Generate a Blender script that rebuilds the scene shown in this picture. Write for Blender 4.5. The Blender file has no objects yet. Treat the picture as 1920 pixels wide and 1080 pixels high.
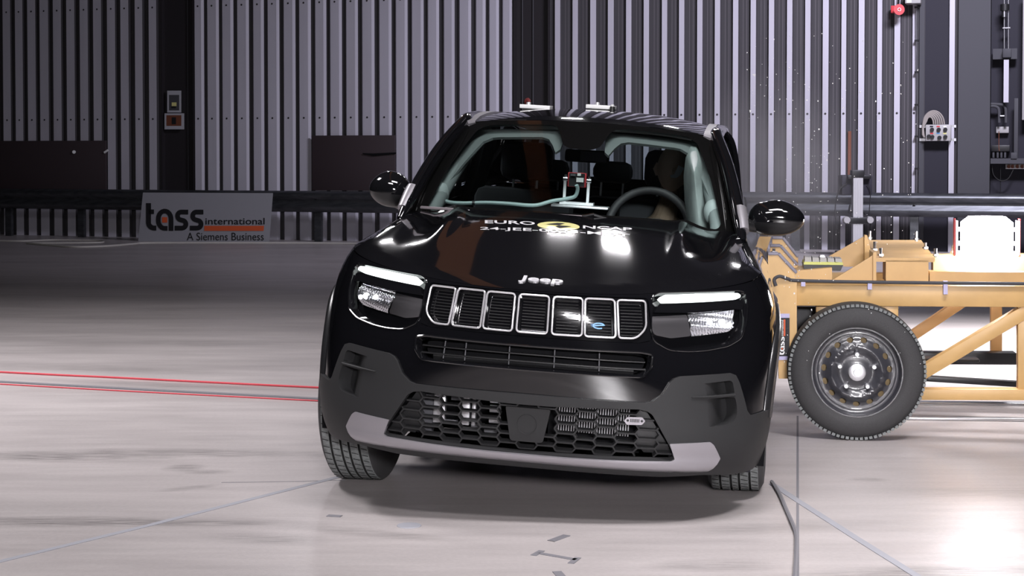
import bpy, bmesh, math, random, bisect
from mathutils import Vector, Matrix
from mathutils.geometry import delaunay_2d_cdt
random.seed(7)
PI=math.pi
sc=bpy.context.scene
COL=sc.collection

# ------------------------------------------------------------ camera, world, lights
F=3000.; HOR=290.; PIT=math.radians(1.5); CH=1.343
SH=540-F*math.tan(PIT)-HOR
cd=bpy.data.cameras.new('camera'); cam=bpy.data.objects.new('camera',cd); COL.objects.link(cam)
cam.location=(0,0,CH); cam.rotation_euler=(PI/2-PIT,0,0)
cd.sensor_width=36; cd.lens=36*F/1920; cd.shift_y=-SH/1920; cd.clip_end=200; cd.clip_start=.05
sc.camera=cam
sc.view_settings.view_transform='Standard'
try: sc.view_settings.look='None'
except Exception: pass
sc.view_settings.gamma=1; sc.view_settings.use_curve_mapping=False
sc.view_settings.exposure=0.0
w=bpy.data.worlds.new('world'); sc.world=w; w.use_nodes=True
w.node_tree.nodes['Background'].inputs[0].default_value=(.5,.5,.6,1)
w.node_tree.nodes['Background'].inputs[1].default_value=.007
def area(loc,target,sx,sy,power,col=(1,.97,1),spread=PI):
    l=bpy.data.lights.new('flood_or_fill','AREA'); l.shape='RECTANGLE'; l.size=sx; l.size_y=sy; l.energy=power; l.color=col; l.spread=spread
    o=bpy.data.objects.new('flood_or_fill',l); COL.objects.link(o); o.location=loc
    d=Vector(target)-Vector(loc); o.rotation_euler=d.to_track_quat('-Z','Y').to_euler()
    return o
#LIGHTS
R_=math.radians
area((.9,4.3,5.6),(.8,6.6,0),2.4,.8,84,spread=R_(120))            # bank over the bumper
area((-.7,3.2,4.6),(-.2,5.8,.5),1.4,.5,30,spread=R_(100))
area((.9,-2.4,2.3),(.6,6,.3),1.3,.5,100,spread=R_(70))              # low flood behind the camera
area((-4.4,8.6,6.2),(-3.6,8.8,0),2.2,1.,210,spread=R_(95))        # added fill, brightens the left floor
area((4.4,11.0,4.6),(3.6,10.6,0),1.2,.8,240,spread=R_(62))         # added fill, helps the work lamp whiten the floor behind the trolley
for x,y,z,p in ((.60,14.1,5.5,8),(1.22,13.75,5.5,8),(-1.5,15.7,5.5,9),(3.05,15.1,5.5,10),(-2.2,19.6,5.5,9),(.7,16.6,5.5,7),(2.6,18.5,5.7,8)):   # back row of floods
    area((x,y,z),(.3,6.3,.6),(.30),(.036),p*.55,spread=R_(110))
area((5.6,15.4,6.8),(4.6,22,1.8),2.2,1.,560,(.86,.84,1),spread=R_(120))   # added fill aimed at the right wall
area((-4.5,9.0,6.8),(-6.0,26,2.2),2.,1.,22,(.95,.94,1),spread=R_(90))  # weak fill added for the left part of the back wall
area((2.5,3.9,5.2),(2.1,5.5,0),.8,.4,42,spread=R_(62))            # added fill, lifts the floor in front of the trolley

# ------------------------------------------------------------ projection helpers (pixel of the 1920x1080 frame -> ray)
CAMP=Vector((0,0,CH))
def ray(px,py):
    a=(px-960)/F; v=-(py-540+SH)/F
    c,s=math.cos(PIT),math.sin(PIT)
    return Vector((a, c+v*s, -s+v*c))
def on_floor(px,py,z=0.):
    r=ray(px,py); t=(z-CH)/r.z; return CAMP+r*t
def at_depth(px,py,y):
    r=ray(px,py); return CAMP+r*(y/r.y)
# ------------------------------------------------------------ materials
def mat(name,col,rough=.5,metal=0.,emit=None,es=0.,spec=None,coat=0.,noise=None,alpha=None,bump=None,aniso=None):
    m=bpy.data.materials.new(name); m.use_nodes=True; nt=m.node_tree; b=nt.nodes['Principled BSDF']
    b.inputs['Base Color'].default_value=(*col,1); b.inputs['Roughness'].default_value=rough; b.inputs['Metallic'].default_value=metal
    if spec is not None: b.inputs['Specular IOR Level'].default_value=spec
    if coat: b.inputs['Coat Weight'].default_value=coat; b.inputs['Coat Roughness'].default_value=.03
    if emit: b.inputs['Emission Color'].default_value=(*emit,1); b.inputs['Emission Strength'].default_value=es
    if noise:
        sc_,amt,str3=noise
        tc=nt.nodes.new('ShaderNodeTexCoord'); mp=nt.nodes.new('ShaderNodeMapping'); mp.inputs['Scale'].default_value=str3
        n=nt.nodes.new('ShaderNodeTexNoise'); n.inputs['Scale'].default_value=sc_; n.inputs['Detail'].default_value=6
        r=nt.nodes.new('ShaderNodeMapRange'); r.inputs[1].default_value=.3; r.inputs[2].default_value=.7; r.inputs[3].default_value=1-amt; r.inputs[4].default_value=1+amt
        mx=nt.nodes.new('ShaderNodeVectorMath'); mx.operation='SCALE'; mx.inputs[0].default_value=col
        nt.links.new(tc.outputs['Object'],mp.inputs[0]); nt.links.new(mp.outputs[0],n.inputs['Vector']); nt.links.new(n.outputs[0],r.inputs[0])
        nt.links.new(r.outputs[0],mx.inputs['Scale']); nt.links.new(mx.outputs[0],b.inputs['Base Color'])
        if bump:
            bp=nt.nodes.new('ShaderNodeBump'); bp.inputs['Strength'].default_value=bump; bp.inputs['Distance'].default_value=.003
            nt.links.new(n.outputs[0],bp.inputs['Height']); nt.links.new(bp.outputs[0],b.inputs['Normal'])
    return m
def glass_mat(name,tint,base=.05,rough=.0,dark=0.):
    m=bpy.data.materials.new(name); m.use_nodes=True; nt=m.node_tree
    for n in list(nt.nodes): nt.nodes.remove(n)
    o=nt.nodes.new('ShaderNodeOutputMaterial'); t=nt.nodes.new('ShaderNodeBsdfTransparent'); g=nt.nodes.new('ShaderNodeBsdfGlossy')
    g.inputs['Roughness'].default_value=rough; t.inputs[0].default_value=(*tint,1)
    f=nt.nodes.new('ShaderNodeFresnel'); f.inputs[0].default_value=1.45
    mx=nt.nodes.new('ShaderNodeMixShader'); nt.links.new(f.outputs[0],mx.inputs[0]); nt.links.new(t.outputs[0],mx.inputs[1]); nt.links.new(g.outputs[0],mx.inputs[2])
    nt.links.new(mx.outputs[0],o.inputs[0]); return m
M={}
M['paint']=mat('black_car_paint',(.004,.004,.005),.06,0,coat=1.0,spec=.5)
M['gloss']=mat('piano_black',(.005,.005,.006),.08,coat=1.0)
M['clad']=mat('grey_cladding_plastic',(.019,.019,.020),.55,spec=.28,noise=(900,.1,(1,1,1)),bump=.15)
M['archclad']=mat('gloss_arch_plastic',(.012,.012,.013),.28)
M['greyplastic']=mat('grey_plastic',(.10,.10,.11),.5)
M['blackplastic']=mat('black_plastic',(.012,.012,.013),.45)
M['matte']=mat('matte_black',(.006,.006,.007),.9,spec=.1)
M['silver']=mat('satin_silver_paint',(.33,.315,.34),.36,.6)
M['chrome']=mat('chrome',(.92,.91,.94),.24,.75)
M['letterchrome']=mat('satin_chrome_letters',(.75,.74,.77),.35,.6)
M['steel']=mat('brushed_steel',(.55,.55,.58),.3,1.)
M['alu']=mat('bare_aluminium',(.75,.75,.78),.4,.8)
M['white']=mat('white_print',(.8,.8,.8),.5)
M['yellow']=mat('yellow_print',(.72,.68,.28),.4,coat=1.)
M['orangeprint']=mat('orange_print',(.62,.10,.03),.6)
M['blueprint']=mat('blue_print',(.08,.25,.5),.4)
M['drl']=mat('lit_light_guide',(.8,.8,.8),.3,emit=(.92,1,.98),es=2.2)
M['lens']=glass_mat('clear_glass',(.96,.97,.97))
M['glass']=glass_mat('windshield_glass',(.89,.97,.95))
M['sideglass']=glass_mat('tinted_glass',(.45,.5,.5))
M['frit']=mat('black_glass_border',(.004,.004,.004),.06,coat=1.)
M['reflector']=mat('fluted_reflector',(.9,.9,.95),.20,.85)
M['led']=mat('lit_led',(1,1,1),.4,emit=(.95,.97,1),es=3.)
M['hub']=mat('ochre_hub_paint',(.22,.15,.06),.6)
M['lampgrey']=mat('smoked_grey_lens',(.085,.08,.085),.25,coat=.5)
M['rubber']=mat('tyre_rubber',(.036,.035,.037),.75,noise=(300,.2,(1,1,1)))
M['dullred']=mat('dull_red',(.22,.04,.035),.6)
M['tread']=mat('dusty_tread_rubber',(.17,.18,.18),.8,noise=(60,.3,(1,1,1)))
M['groove']=mat('groove_rubber',(.012,.012,.012),.9)
M['trim']=mat('pale_interior_trim',(.19,.215,.215),.8)
M['pod']=mat('pale_pod',(.34,.38,.38),.7)
M['header']=mat('pale_header_trim',(.17,.19,.19),.8)
M['airbag']=mat('airbag_cloth',(.31,.345,.34),.85,noise=(18,.12,(1,1,1)))
M['dash']=mat('dark_dashboard',(.02,.019,.022),.6)
M['seat']=mat('dark_seat_cloth',(.03,.03,.036),.85)
M['seatorange']=mat('brown_seat_back',(.22,.085,.03),.7)
M['dummy']=mat('brown_dummy_skin',(.60,.46,.38),.45)
M['dummyshirt']=mat('beige_dummy_shirt',(.20,.14,.10),.8)
M['paper']=mat('white_sticker',(.75,.78,.85),.6)
M['red']=mat('red_enamel',(.55,.05,.06),.4)
M['orange']=mat('orange_steel_paint',(.54,.335,.13),.42,noise=(8,.08,(1,1,1)))
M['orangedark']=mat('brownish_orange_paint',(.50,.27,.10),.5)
M['greyedge']=mat('grey_rubber_edge',(.22,.21,.26),.7)
M['tabs']=mat('lilac_tape',(.45,.42,.62),.6)
M['blacksteel']=mat('black_steel',(.02,.02,.022),.35,.5)
M['zinc']=mat('galvanised_steel',(.115,.12,.13),.40,.85,noise=(6,.25,(.3,3,3)))
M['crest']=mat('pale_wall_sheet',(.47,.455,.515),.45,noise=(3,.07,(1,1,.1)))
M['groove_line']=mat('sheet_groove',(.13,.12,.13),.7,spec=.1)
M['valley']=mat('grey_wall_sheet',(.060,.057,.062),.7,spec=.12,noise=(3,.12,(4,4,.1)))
M['darkcol']=mat('dark_column_steel',(.016,.013,.016),.6)
M['darkboard']=mat('dark_brown_board',(.034,.022,.026),.7)
M['greydoor']=mat('grey_steel_door',(.068,.068,.076),.6,spec=.12)
M['greypanel']=mat('dark_grey_panel',(.030,.029,.038),.6,spec=.12)
M['box']=mat('grey_junction_box',(.36,.35,.35),.5)
M['signgrey']=mat('grey_banner',(.30,.30,.33),.6)
M['blackprint']=mat('black_print',(.008,.008,.01),.6)
M['bone']=mat('pale_cable',(.45,.43,.40),.5)
M['tape']=mat('grey_floor_tape',(.28,.28,.31),.6)
M['darktape']=mat('dark_floor_tape',(.16,.155,.17),.7)
M['redtape']=mat('red_cord',(.55,.06,.08),.6)
M['copper']=mat('hose',(.30,.27,.25),.5)
M['concretedark']=mat('dark_room_wall',(.03,.03,.033),.8)
M['pipe']=mat('green_cable_sleeve',(.30,.40,.40),.5)
M['girder']=mat('brown_girder_paint',(.32,.13,.045),.6)
M['battery']=mat('yellow_green_casing',(.50,.52,.12),.4)
M['lamp_on']=mat('lit_lamp_face',(1,1,1),.5,emit=(1,.97,1),es=60)
# ------------------------------------------------------------ object helpers
def tag(o,label=None,cat=None,group=None,kind=None):
    if label: o['label']=label
    if cat: o['category']=cat
    if group: o['group']=group
    if kind: o['kind']=kind
    return o
def thing(name,label,cat,loc=(0,0,0),rz=0,group=None):
    o=bpy.data.objects.new(name,None); COL.objects.link(o); o.location=loc; o.rotation_euler=(0,0,rz); o.empty_display_size=.1
    return tag(o,label,cat,group)
class MB:
    """collects geometry in local coordinates; xf maps every vertex"""
    def __init__(s,xf=None): s.v=[];s.f=[];s.n=[];s.m=[];s.xf=xf;s.any=False
    def add(s,vs,fs,ns=None,mi=0):
        k=len(s.v); s.v+= [tuple(v) for v in vs]; s.f+=[tuple(i+k for i in f) for f in fs]; s.m+=[mi]*len(fs)
        if ns: s.any=True; s.n+=[tuple(n) for n in ns]
        else: s.n+=[(0,0,0)]*len(vs)
    def box(s,c,d,R=None,mi=0,bev=0):
        c=Vector(c); hx,hy,hz=d[0]/2,d[1]/2,d[2]/2
        b=bev if bev else 0
        if not b:
            vs=[Vector((x,y,z)) for x in(-hx,hx) for y in(-hy,hy) for z in(-hz,hz)]
            fs=[(0,1,3,2),(4,6,7,5),(0,4,5,1),(2,3,7,6),(0,2,6,4),(1,5,7,3)]
        else:
            b=min(b,hx*.9,hy*.9,hz*.9)
            bm=bmesh.new(); bmesh.ops.create_cube(bm,size=1)
            for v in bm.verts: v.co=Vector((v.co.x*2*hx,v.co.y*2*hy,v.co.z*2*hz))
            bmesh.ops.bevel(bm,geom=bm.edges[:],offset=b,segments=2,affect='EDGES',profile=.5)
            bm.verts.index_update(); vs=[v.co.copy() for v in bm.verts]; fs=[tuple(v.index for v in f.verts) for f in bm.faces]; bm.free()
        if R is not None: vs=[R@v for v in vs]
        s.add([v+c for v in vs],fs,mi=mi)
    def bar(s,a,b,wd,ht,up=(0,0,1),mi=0,bev=0):
        a=Vector(a);b=Vector(b);d=(b-a);L=d.length
        if L<1e-7: return
        x=d/L;u=Vector(up)
        if abs(x.dot(u.normalized()))>.99: u=Vector((0,1,0))
        y=u.cross(x).normalized();z=x.cross(y)
        R=Matrix((x,y,z)).transposed()
        s.box((a+b)/2,(L,wd,ht),R,mi,bev)
    def tube(s,pts,r,n=8,mi=0,closed=False,flat=None,caps=True):
        pts=[Vector(p) for p in pts];N=len(pts)
        rr=r if isinstance(r,(list,tuple)) else [r]*N
        rings=[];prev=None
        for i,p in enumerate(pts):
            if closed: t=pts[(i+1)%N]-pts[i-1]
            else: t=pts[min(i+1,N-1)]-pts[max(i-1,0)]
            t.normalize()
            if prev is None:
                u=Vector((0,0,1)) if abs(t.z)<.9 else Vector((1,0,0))
                u=(u-t*u.dot(t)).normalized()
            else:
                u=(prev-t*prev.dot(t)); u=u.normalized() if u.length>1e-6 else prev
            prev=u;v=t.cross(u)
            fl=flat or (1,1)
            rings.append([p+(u*math.cos(a)*fl[0]+v*math.sin(a)*fl[1])*rr[i] for a in [2*PI*k/n for k in range(n)]])
        vs=[q for R_ in rings for q in R_];fs=[]
        for i in range(N if closed else N-1):
            j=(i+1)%N
            for k in range(n):
                l=(k+1)%n; fs.append((i*n+k,i*n+l,j*n+l,j*n+k))
        if not closed and caps: fs+= [tuple(range(n))[::-1],tuple((N-1)*n+k for k in range(n))]
        s.add(vs,fs,mi=mi)
    def lathe(s,prof,c=(0,0,0),ax='x',n=48,mi=0,closed=False,miF=None):
        """prof list of (a along axis, r)"""
        c=Vector(c);vs=[];fs=[];m=len(prof)
        for k in range(n):
            t=2*PI*k/n;C_,S_=math.cos(t),math.sin(t)
            for a,r in prof:
                p={'x':(a,r*C_,r*S_),'y':(r*C_,a,r*S_),'z':(r*C_,r*S_,a)}[ax]
                vs.append(c+Vector(p))
        k0=len(s.v)
        for k in range(n):
            l=(k+1)%n
            for i in range(m if closed else m-1):
                j=(i+1)%m
                f=(k*m+i,k*m+j,l*m+j,l*m+i)
                fs.append(f if ax!='y' else f[::-1])
        if miF:
            s.add(vs,fs); q=len(s.m)-len(fs)
            for idx in range(len(fs)): s.m[q+idx]=miF(idx%(m if closed else m-1),idx//(m if closed else m-1))
        else: s.add(vs,fs,mi=mi)
    def build(s,name,mats,parent=None,smooth=True,loc=None,ang=40,recalc=True):
        me=bpy.data.meshes.new(name)
        vs=[s.xf(v) for v in s.v] if s.xf else s.v
        me.from_pydata([tuple(v) for v in vs],[],s.f)
        for m_ in (mats if isinstance(mats,(list,tuple)) else [mats]): me.materials.append(m_)
        me.polygons.foreach_set('material_index',s.m)
        me.update()
        if s.any:
            me.polygons.foreach_set('use_smooth',[True]*len(me.polygons))
            nn=[]
            for v,n in zip(s.v,s.n):
                n=Vector(n)
                if s.xf and n.length>0:
                    n=Vector(s.xf(Vector(v)+n*.001))-Vector(s.xf(v))
                nn.append(n.normalized() if n.length>0 else n)
            vn=me.vertex_normals
            out=[(nn[i] if nn[i].length>0 else Vector(vn[i].vector)) for i in range(len(nn))]
            me.normals_split_custom_set_from_vertices([tuple(x) for x in out])
        else:
            bm=bmesh.new(); bm.from_mesh(me)
            if recalc: bmesh.ops.recalc_face_normals(bm,faces=bm.faces[:])
            if smooth:
                for f in bm.faces: f.smooth=True
                ca=math.radians(ang)
                for e in bm.edges:
                    if len(e.link_faces)==2 and e.link_faces[0].normal.length>0 and e.link_faces[1].normal.length>0:
                        if e.link_faces[0].normal.angle(e.link_faces[1].normal)>ca: e.smooth=False
            bm.to_mesh(me); bm.free()
        o=bpy.data.objects.new(name,me); COL.objects.link(o)
        if parent is not None: o.parent=parent
        if loc is not None: o.location=loc
        return o
def inside(p,poly):
    x,y=p;c=False;n=len(poly);j=n-1
    for i in range(n):
        xi,yi=poly[i];xj,yj=poly[j]
        if (yi>y)!=(yj>y) and x<(xj-xi)*(y-yi)/(yj-yi)+xi: c=not c
        j=i
    return c
def resample(poly,sp):
    out=[];n=len(poly)
    for i in range(n):
        a=poly[i];b=poly[(i+1)%n];L=math.hypot(b[0]-a[0],b[1]-a[1])
        if L<1e-6: continue
        k=max(1,int(math.ceil(L/sp)))
        out+= [(a[0]+(b[0]-a[0])*t/k,a[1]+(b[1]-a[1])*t/k) for t in range(k)]
    return out
def rnd(poly,r,seg=4):
    """round polygon corners"""
    out=[];n=len(poly)
    for i in range(n):
        p=Vector(poly[i]);a=Vector(poly[i-1]);b=Vector(poly[(i+1)%n])
        rr=r[i] if isinstance(r,(list,tuple)) else r
        da=(a-p);db=(b-p)
        k=min(rr,da.length*.45,db.length*.45)
        if k<1e-5: out.append(tuple(p));continue
        q0=p+da.normalized()*k;q1=p+db.normalized()*k
        for t in range(seg+1):
            t=t/seg; out.append(tuple(q0*(1-t)**2+p*2*t*(1-t)+q1*t*t))
    return out
def patch(mb,poly,fn,sp=.03,holes=(),th=0.,mi=0,edge_sp=None,flip=False,tdir=None,normals=True):
    """mesh polygon in (u,v), mapped by fn(u,v)->(x,y,z); th = thickness going inward"""
    es=edge_sp or sp
    loops=[resample(poly,es)]+[resample(h,es) for h in holes]
    pts=[];edges=[]
    for lp in loops:
        k=len(pts);pts+=[Vector(p) for p in lp];edges+=[(k+i,k+(i+1)%len(lp)) for i in range(len(lp))]
    xs=[p[0] for p in loops[0]];ys=[p[1] for p in loops[0]]
    x0,x1,y0,y1=min(xs),max(xs),min(ys),max(ys)
    seg=[(pts[a],pts[b]) for a,b in edges]
    nx=int((x1-x0)/sp)+1;ny=int((y1-y0)/sp)+1
    for i in range(nx+1):
        for j in range(ny+1):
            q=(x0+(i+.5)*sp,y0+(j+.5)*sp)
            if not inside(q,loops[0]) or any(inside(q,h) for h in loops[1:]): continue
            Q=Vector(q)
            if min((Q-(a+b)*.5).length_squared for a,b in seg)<(sp*.42)**2: continue
            pts.append(Q)
    vo,eo,fo,_,_,_=delaunay_2d_cdt(pts,edges,[],1 if not holes else 0,1e-7)
    fs=[]
    for f in fo:
        c=sum((vo[i] for i in f),Vector((0,0)))/len(f)
        if inside(c,loops[0]) and not any(inside(c,h) for h in loops[1:]): fs.append(tuple(f))
    e=1e-3;P3=[];N3=[]
    for v in vo:
        p=Vector(fn(v.x,v.y));P3.append(p)
        a=Vector(fn(v.x+e,v.y))-Vector(fn(v.x-e,v.y));b=Vector(fn(v.x,v.y+e))-Vector(fn(v.x,v.y-e))
        n=a.cross(b); n=n.normalized() if n.length>0 else Vector((0,0,1))
        N3.append(-n if flip else n)
    # orient
    def ori(f):
        a,b,c=vo[f[0]],vo[f[1]],vo[f[2]]
        s=(b.x-a.x)*(c.y-a.y)-(b.y-a.y)*(c.x-a.x)
        return f if (s>0)!=flip else f[::-1]
    fs=[ori(f) for f in fs]
    mb.add(P3,fs,N3 if normals else None,mi)
    if th:
        B3=[p-(n if tdir is None else Vector(tdir))*th for p,n in zip(P3,N3)]
        mb.add(B3,[f[::-1] for f in fs],[-n for n in N3] if normals else None,mi)
        cnt={}
        for f in fs:
            for i in range(len(f)):
                cnt[(f[i],f[(i+1)%len(f)])]=1
        for (a,b) in list(cnt):
            if (b,a) not in cnt:
                q=[P3[b],P3[a],B3[a],B3[b]]
                n=(q[1]-q[0]).cross(q[2]-q[0]); n=n.normalized() if n.length>0 else Vector((0,0,1))
                mb.add(q,[(0,1,2,3)],[n]*4 if normals else None,mi)
def text_mesh(txt,size=1.,bold=0.,extr=0.,sx=1.,spacing=1.):
    cu=bpy.data.curves.new('txt','FONT'); cu.body=txt; cu.size=size; cu.offset=bold; cu.extrude=extr; cu.resolution_u=3; cu.space_character=spacing
    o=bpy.data.objects.new('txt',cu); COL.objects.link(o)
    dg=bpy.context.evaluated_depsgraph_get(); me=bpy.data.meshes.new_from_object(o.evaluated_get(dg))
    vs=[v.co.copy() for v in me.vertices];fs=[tuple(p.vertices) for p in me.polygons]
    bpy.data.objects.remove(o); bpy.data.curves.remove(cu); bpy.data.meshes.remove(me)
    xs=[v.x for v in vs]; x0,x1=min(xs),max(xs)
    for v in vs: v.x=(v.x-x0)*sx
    return vs,fs,(x1-x0)*sx
def text_fit(txt,x0,x1,y0,y1,bold=0.,ref=None,spacing=1.):
    """2D text verts stretched into a box (y range is that of the ref string's glyphs)"""
    vs,fs,w=text_mesh(txt,1.,bold,spacing=spacing)
    ys=[v.y for v in vs];a,b=min(ys),max(ys)
    return [(x0+v.x/w*(x1-x0),y0+(v.y-a)/(b-a)*(y1-y0)) for v in vs],fs
def add2d(mb,vs2,fs,fn,mi=0,th=.0008):
    top=[Vector(fn(*v)) for v in vs2]
    mb.add(top,fs,mi=mi)
def arc(cx,cy,rx,ry,a0,a1,n=16):
    return [(cx+rx*math.cos(math.radians(a0+(a1-a0)*i/n)),cy+ry*math.sin(math.radians(a0+(a1-a0)*i/n))) for i in range(n+1)]
def ellipse(cx,cy,rx,ry,n=24): return arc(cx,cy,rx,ry,0,360-360/n,n-1)
def ribbon(pts,w):
    """2D stroke -> polygon quads (verts, faces)"""
    pts=[Vector(p) for p in pts];vs=[];fs=[]
    for i,p in enumerate(pts):
        t=(pts[min(i+1,len(pts)-1)]-pts[max(i-1,0)]).normalized();n=Vector((-t.y,t.x))*w/2
        vs+=[tuple(p+n),tuple(p-n)]
    for i in range(len(pts)-1): fs.append((2*i,2*i+1,2*i+3,2*i+2))
    return vs,fs
def lerp_tab(tab,v):
    if v<=tab[0][0]: return tab[0][1]
    for (a,b),(c,d) in zip(tab,tab[1:]):
        if v<=c:
            t=(v-a)/(c-a); return b+(d-b)*t
    return tab[-1][1]
def smooth_tab(tab,v):
    # monotone-ish catmull interpolation
    if v<=tab[0][0]: return tab[0][1]
    n=len(tab)
    for i in range(n-1):
        a,b=tab[i];c,d=tab[i+1]
        if v<=c:
            m0=(d-tab[i-1][1])/(c-tab[i-1][0]) if i>0 else (d-b)/(c-a)
            m1=(tab[i+2][1]-b)/(tab[i+2][0]-a) if i<n-2 else (d-b)/(c-a)
            h=c-a;t=(v-a)/h
            return (2*t**3-3*t*t+1)*b+(t**3-2*t*t+t)*h*m0+(-2*t**3+3*t*t)*d+(t**3-t*t)*h*m1
    return tab[-1][1]
CY=.66
W_T=[(.15,.80),(.22,.84),(.32,.868),(.45,.885),(.62,.887),(.72,.882),(.80,.868),(.87,.842),(.93,.805),(.98,.765),(1.03,.73),(1.08,.70)]
Y0_T=[(.15,.20),(.20,.13),(.24,.095),(.30,.072),(.38,.06),(.48,.048),(.60,.04),(.70,.042),(.78,.048),(.84,.062),(.87,.078),(.90,.10),(1.1,.25)]
N_T=[(.15,2.9),(.32,3.0),(.45,2.6),(.58,2.3),(.70,2.0),(.85,1.8),(1.1,1.8)]
def cont(th,z):
    W=smooth_tab(W_T,z);d=CY-smooth_tab(Y0_T,z);n=smooth_tab(N_T,z)
    s,c=abs(math.sin(th)),max(math.cos(th),0)
    r=1/((s/W)**n+(c/d)**n)**(1/n)
    return r*math.sin(th),CY-r*math.cos(th)
_S=[0.];
_N=400
for i in range(1,_N+1):
    a=cont((i-1)/_N*math.pi/2,.6);b=cont(i/_N*math.pi/2,.6)
    _S.append(_S[-1]+math.hypot(a[0]-b[0],a[1]-b[1]))
S0=_S[-1]

def P(s,z,off=0.):
    def p(s,z):
        a=abs(s)
        if a<S0:
            i=min(bisect.bisect_right(_S,a)-1,_N-1)
            t=(a-_S[i])/(_S[i+1]-_S[i])
            x,y=cont((i+t)/_N*math.pi/2,z)
        else:
            x=smooth_tab(W_T,z);y=CY+(a-S0)
            if y>3.45:
                q=(y-3.45)/.62
                x*=1-.13*q**2.2
        return (math.copysign(x,s) if s else 0.,y,z)
    q=p(s,z)
    if off:
        e=1e-3
        a=p(s+e,z);b=p(s-e,z);c=p(s,z+e);d=p(s,z-e)
        u=[a[i]-b[i] for i in range(3)];v=[c[i]-d[i] for i in range(3)]
        nx=u[1]*v[2]-u[2]*v[1];ny=u[2]*v[0]-u[0]*v[2];nz=u[0]*v[1]-u[1]*v[0]
        L=math.sqrt(nx*nx+ny*ny+nz*nz) or 1
        q=(q[0]+off*nx/L,q[1]+off*ny/L,q[2]+off*nz/L)
    return q
# normal direction: at front s along +x, z up: (1,0,0)x(0,0,1)=(0,-1,0) outward OK
# ============================================================ ROOM
WT=.33
WA=on_floor(385,453)+Vector((0,.95,0))
def wall_pt(px,py,off=0.):
    """point on the back wall plane, off metres in front of it"""
    n=Vector((WT,1,0)).normalized()      # pointing away from camera
    r=ray(px,py); p0=WA-n*off
    t=(p0-CAMP).dot(n)/r.dot(n); return CAMP+r*t
WU=Vector((1,-WT,0)).normalized(); WN=-Vector((WT,1,0)).normalized()   # right along wall, towards room
W0=wall_pt(960,290)
def wu(px,py=150): return (wall_pt(px,py)-W0).dot(WU)
def wp(u,z,off=0.): 
    p=W0+WU*u+WN*off; return Vector((p.x,p.y,z))
# floor ---------------------------------------------------------
def floor_material():
    m=bpy.data.materials.new('polished_concrete'); m.use_nodes=True; nt=m.node_tree; b=nt.nodes['Principled BSDF']
    N=nt.nodes.new; Lk=nt.links.new
    tc=N('ShaderNodeTexCoord')
    def noise(scale,st,det=6):
        mp=N('ShaderNodeMapping'); mp.inputs['Scale'].default_value=st; n=N('ShaderNodeTexNoise'); n.inputs['Scale'].default_value=scale; n.inputs['Detail'].default_value=det
        Lk(tc.outputs['Object'],mp.inputs[0]); Lk(mp.outputs[0],n.inputs['Vector']); return n.outputs[0]
    def rng(s,a,b_,c,d):
        r=N('ShaderNodeMapRange'); r.inputs[1].default_value=a; r.inputs[2].default_value=b_; r.inputs[3].default_value=c; r.inputs[4].default_value=d; Lk(s,r.inputs[0]); return r.outputs[0]
    def mul(a,b_):
        x=N('ShaderNodeMath'); x.operation='MULTIPLY'
        for i,q in enumerate((a,b_)):
            if isinstance(q,float): x.inputs[i].default_value=q
            else: Lk(q,x.inputs[i])
        return x.outputs[0]
    v=rng(noise(1.2,(.35,1.6,1)),.3,.7,.86,1.12)
    v=mul(v,rng(noise(7,(.3,2.5,1)),.3,.7,.93,1.05))
    v=mul(v,rng(noise(60,(1,1,1),3),.3,.7,.95,1.05))
    fine=noise(45,(.15,2.2,1),4)
    def stain(px,py,hx,hy,ang,dark,n=None):
        c=on_floor(px,py)
        mp=N('ShaderNodeMapping'); mp.vector_type='TEXTURE'; mp.inputs['Location'].default_value=(c.x,c.y,0); mp.inputs['Rotation'].default_value=(0,0,math.radians(ang)); mp.inputs['Scale'].default_value=(hx,hy,1)
        Lk(tc.outputs['Object'],mp.inputs[0])
        l=N('ShaderNodeVectorMath'); l.operation='LENGTH'; Lk(mp.outputs[0],l.inputs[0])
        a=rng(l.outputs['Value'],.35,1.,1.,0.)
        return mul(mul(a,rng(n or fine,.35,.62,.15,1.)),dark)
    st=[stain(365,850,1.05,.14,-2,.42),stain(110,978,1.0,.10,0,.5),stain(380,981,.6,.06,0,.3),stain(60,857,.8,.14,-3,.5),
        stain(345,877,.11,.10,40,.5),stain(385,885,.14,.06,0,.4),stain(355,915,.16,.05,30,.3),stain(500,1010,.25,.10,-8,.35),stain(1740,1075,.62,.12,8,.55),
        stain(1340,1060,.26,.10,5,.35),stain(1626,899,.10,.05,0,.4),stain(1500,765,.5,.2,0,.6),stain(150,690,1.6,.2,-16,.3),stain(330,722,1.6,.12,-16,.3),stain(1440,990,.5,.1,10,.25),
        stain(1850,925,.5,.15,0,.25),stain(700,1000,.4,.07,-20,.3),stain(300,560,3.,.4,-5,.2),stain(250,640,2.5,.3,-8,.2)]
    acc=None
    for s in st:
        x=N('ShaderNodeMath'); x.operation='SUBTRACT'; x.inputs[0].default_value=1; Lk(s,x.inputs[1])
        acc=x.outputs[0] if acc is None else mul(acc,x.outputs[0])
    v=mul(v,acc)
    sc_=N('ShaderNodeVectorMath'); sc_.operation='SCALE'; sc_.inputs[0].default_value=(.40,.365,.36); Lk(v,sc_.inputs['Scale'])
    Lk(sc_.outputs[0],b.inputs['Base Color'])
    Lk(rng(noise(3,(.5,2,1)),.3,.7,.30,.44),b.inputs['Roughness'])
    b.inputs['Specular IOR Level'].default_value=.55
    bp=N('ShaderNodeBump'); bp.inputs['Strength'].default_value=.22; bp.inputs['Distance'].default_value=.002
    Lk(noise(160,(1,1,1),3),bp.inputs['Height']); Lk(bp.outputs[0],b.inputs['Normal'])
    return m
M['floor']=floor_material()
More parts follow.
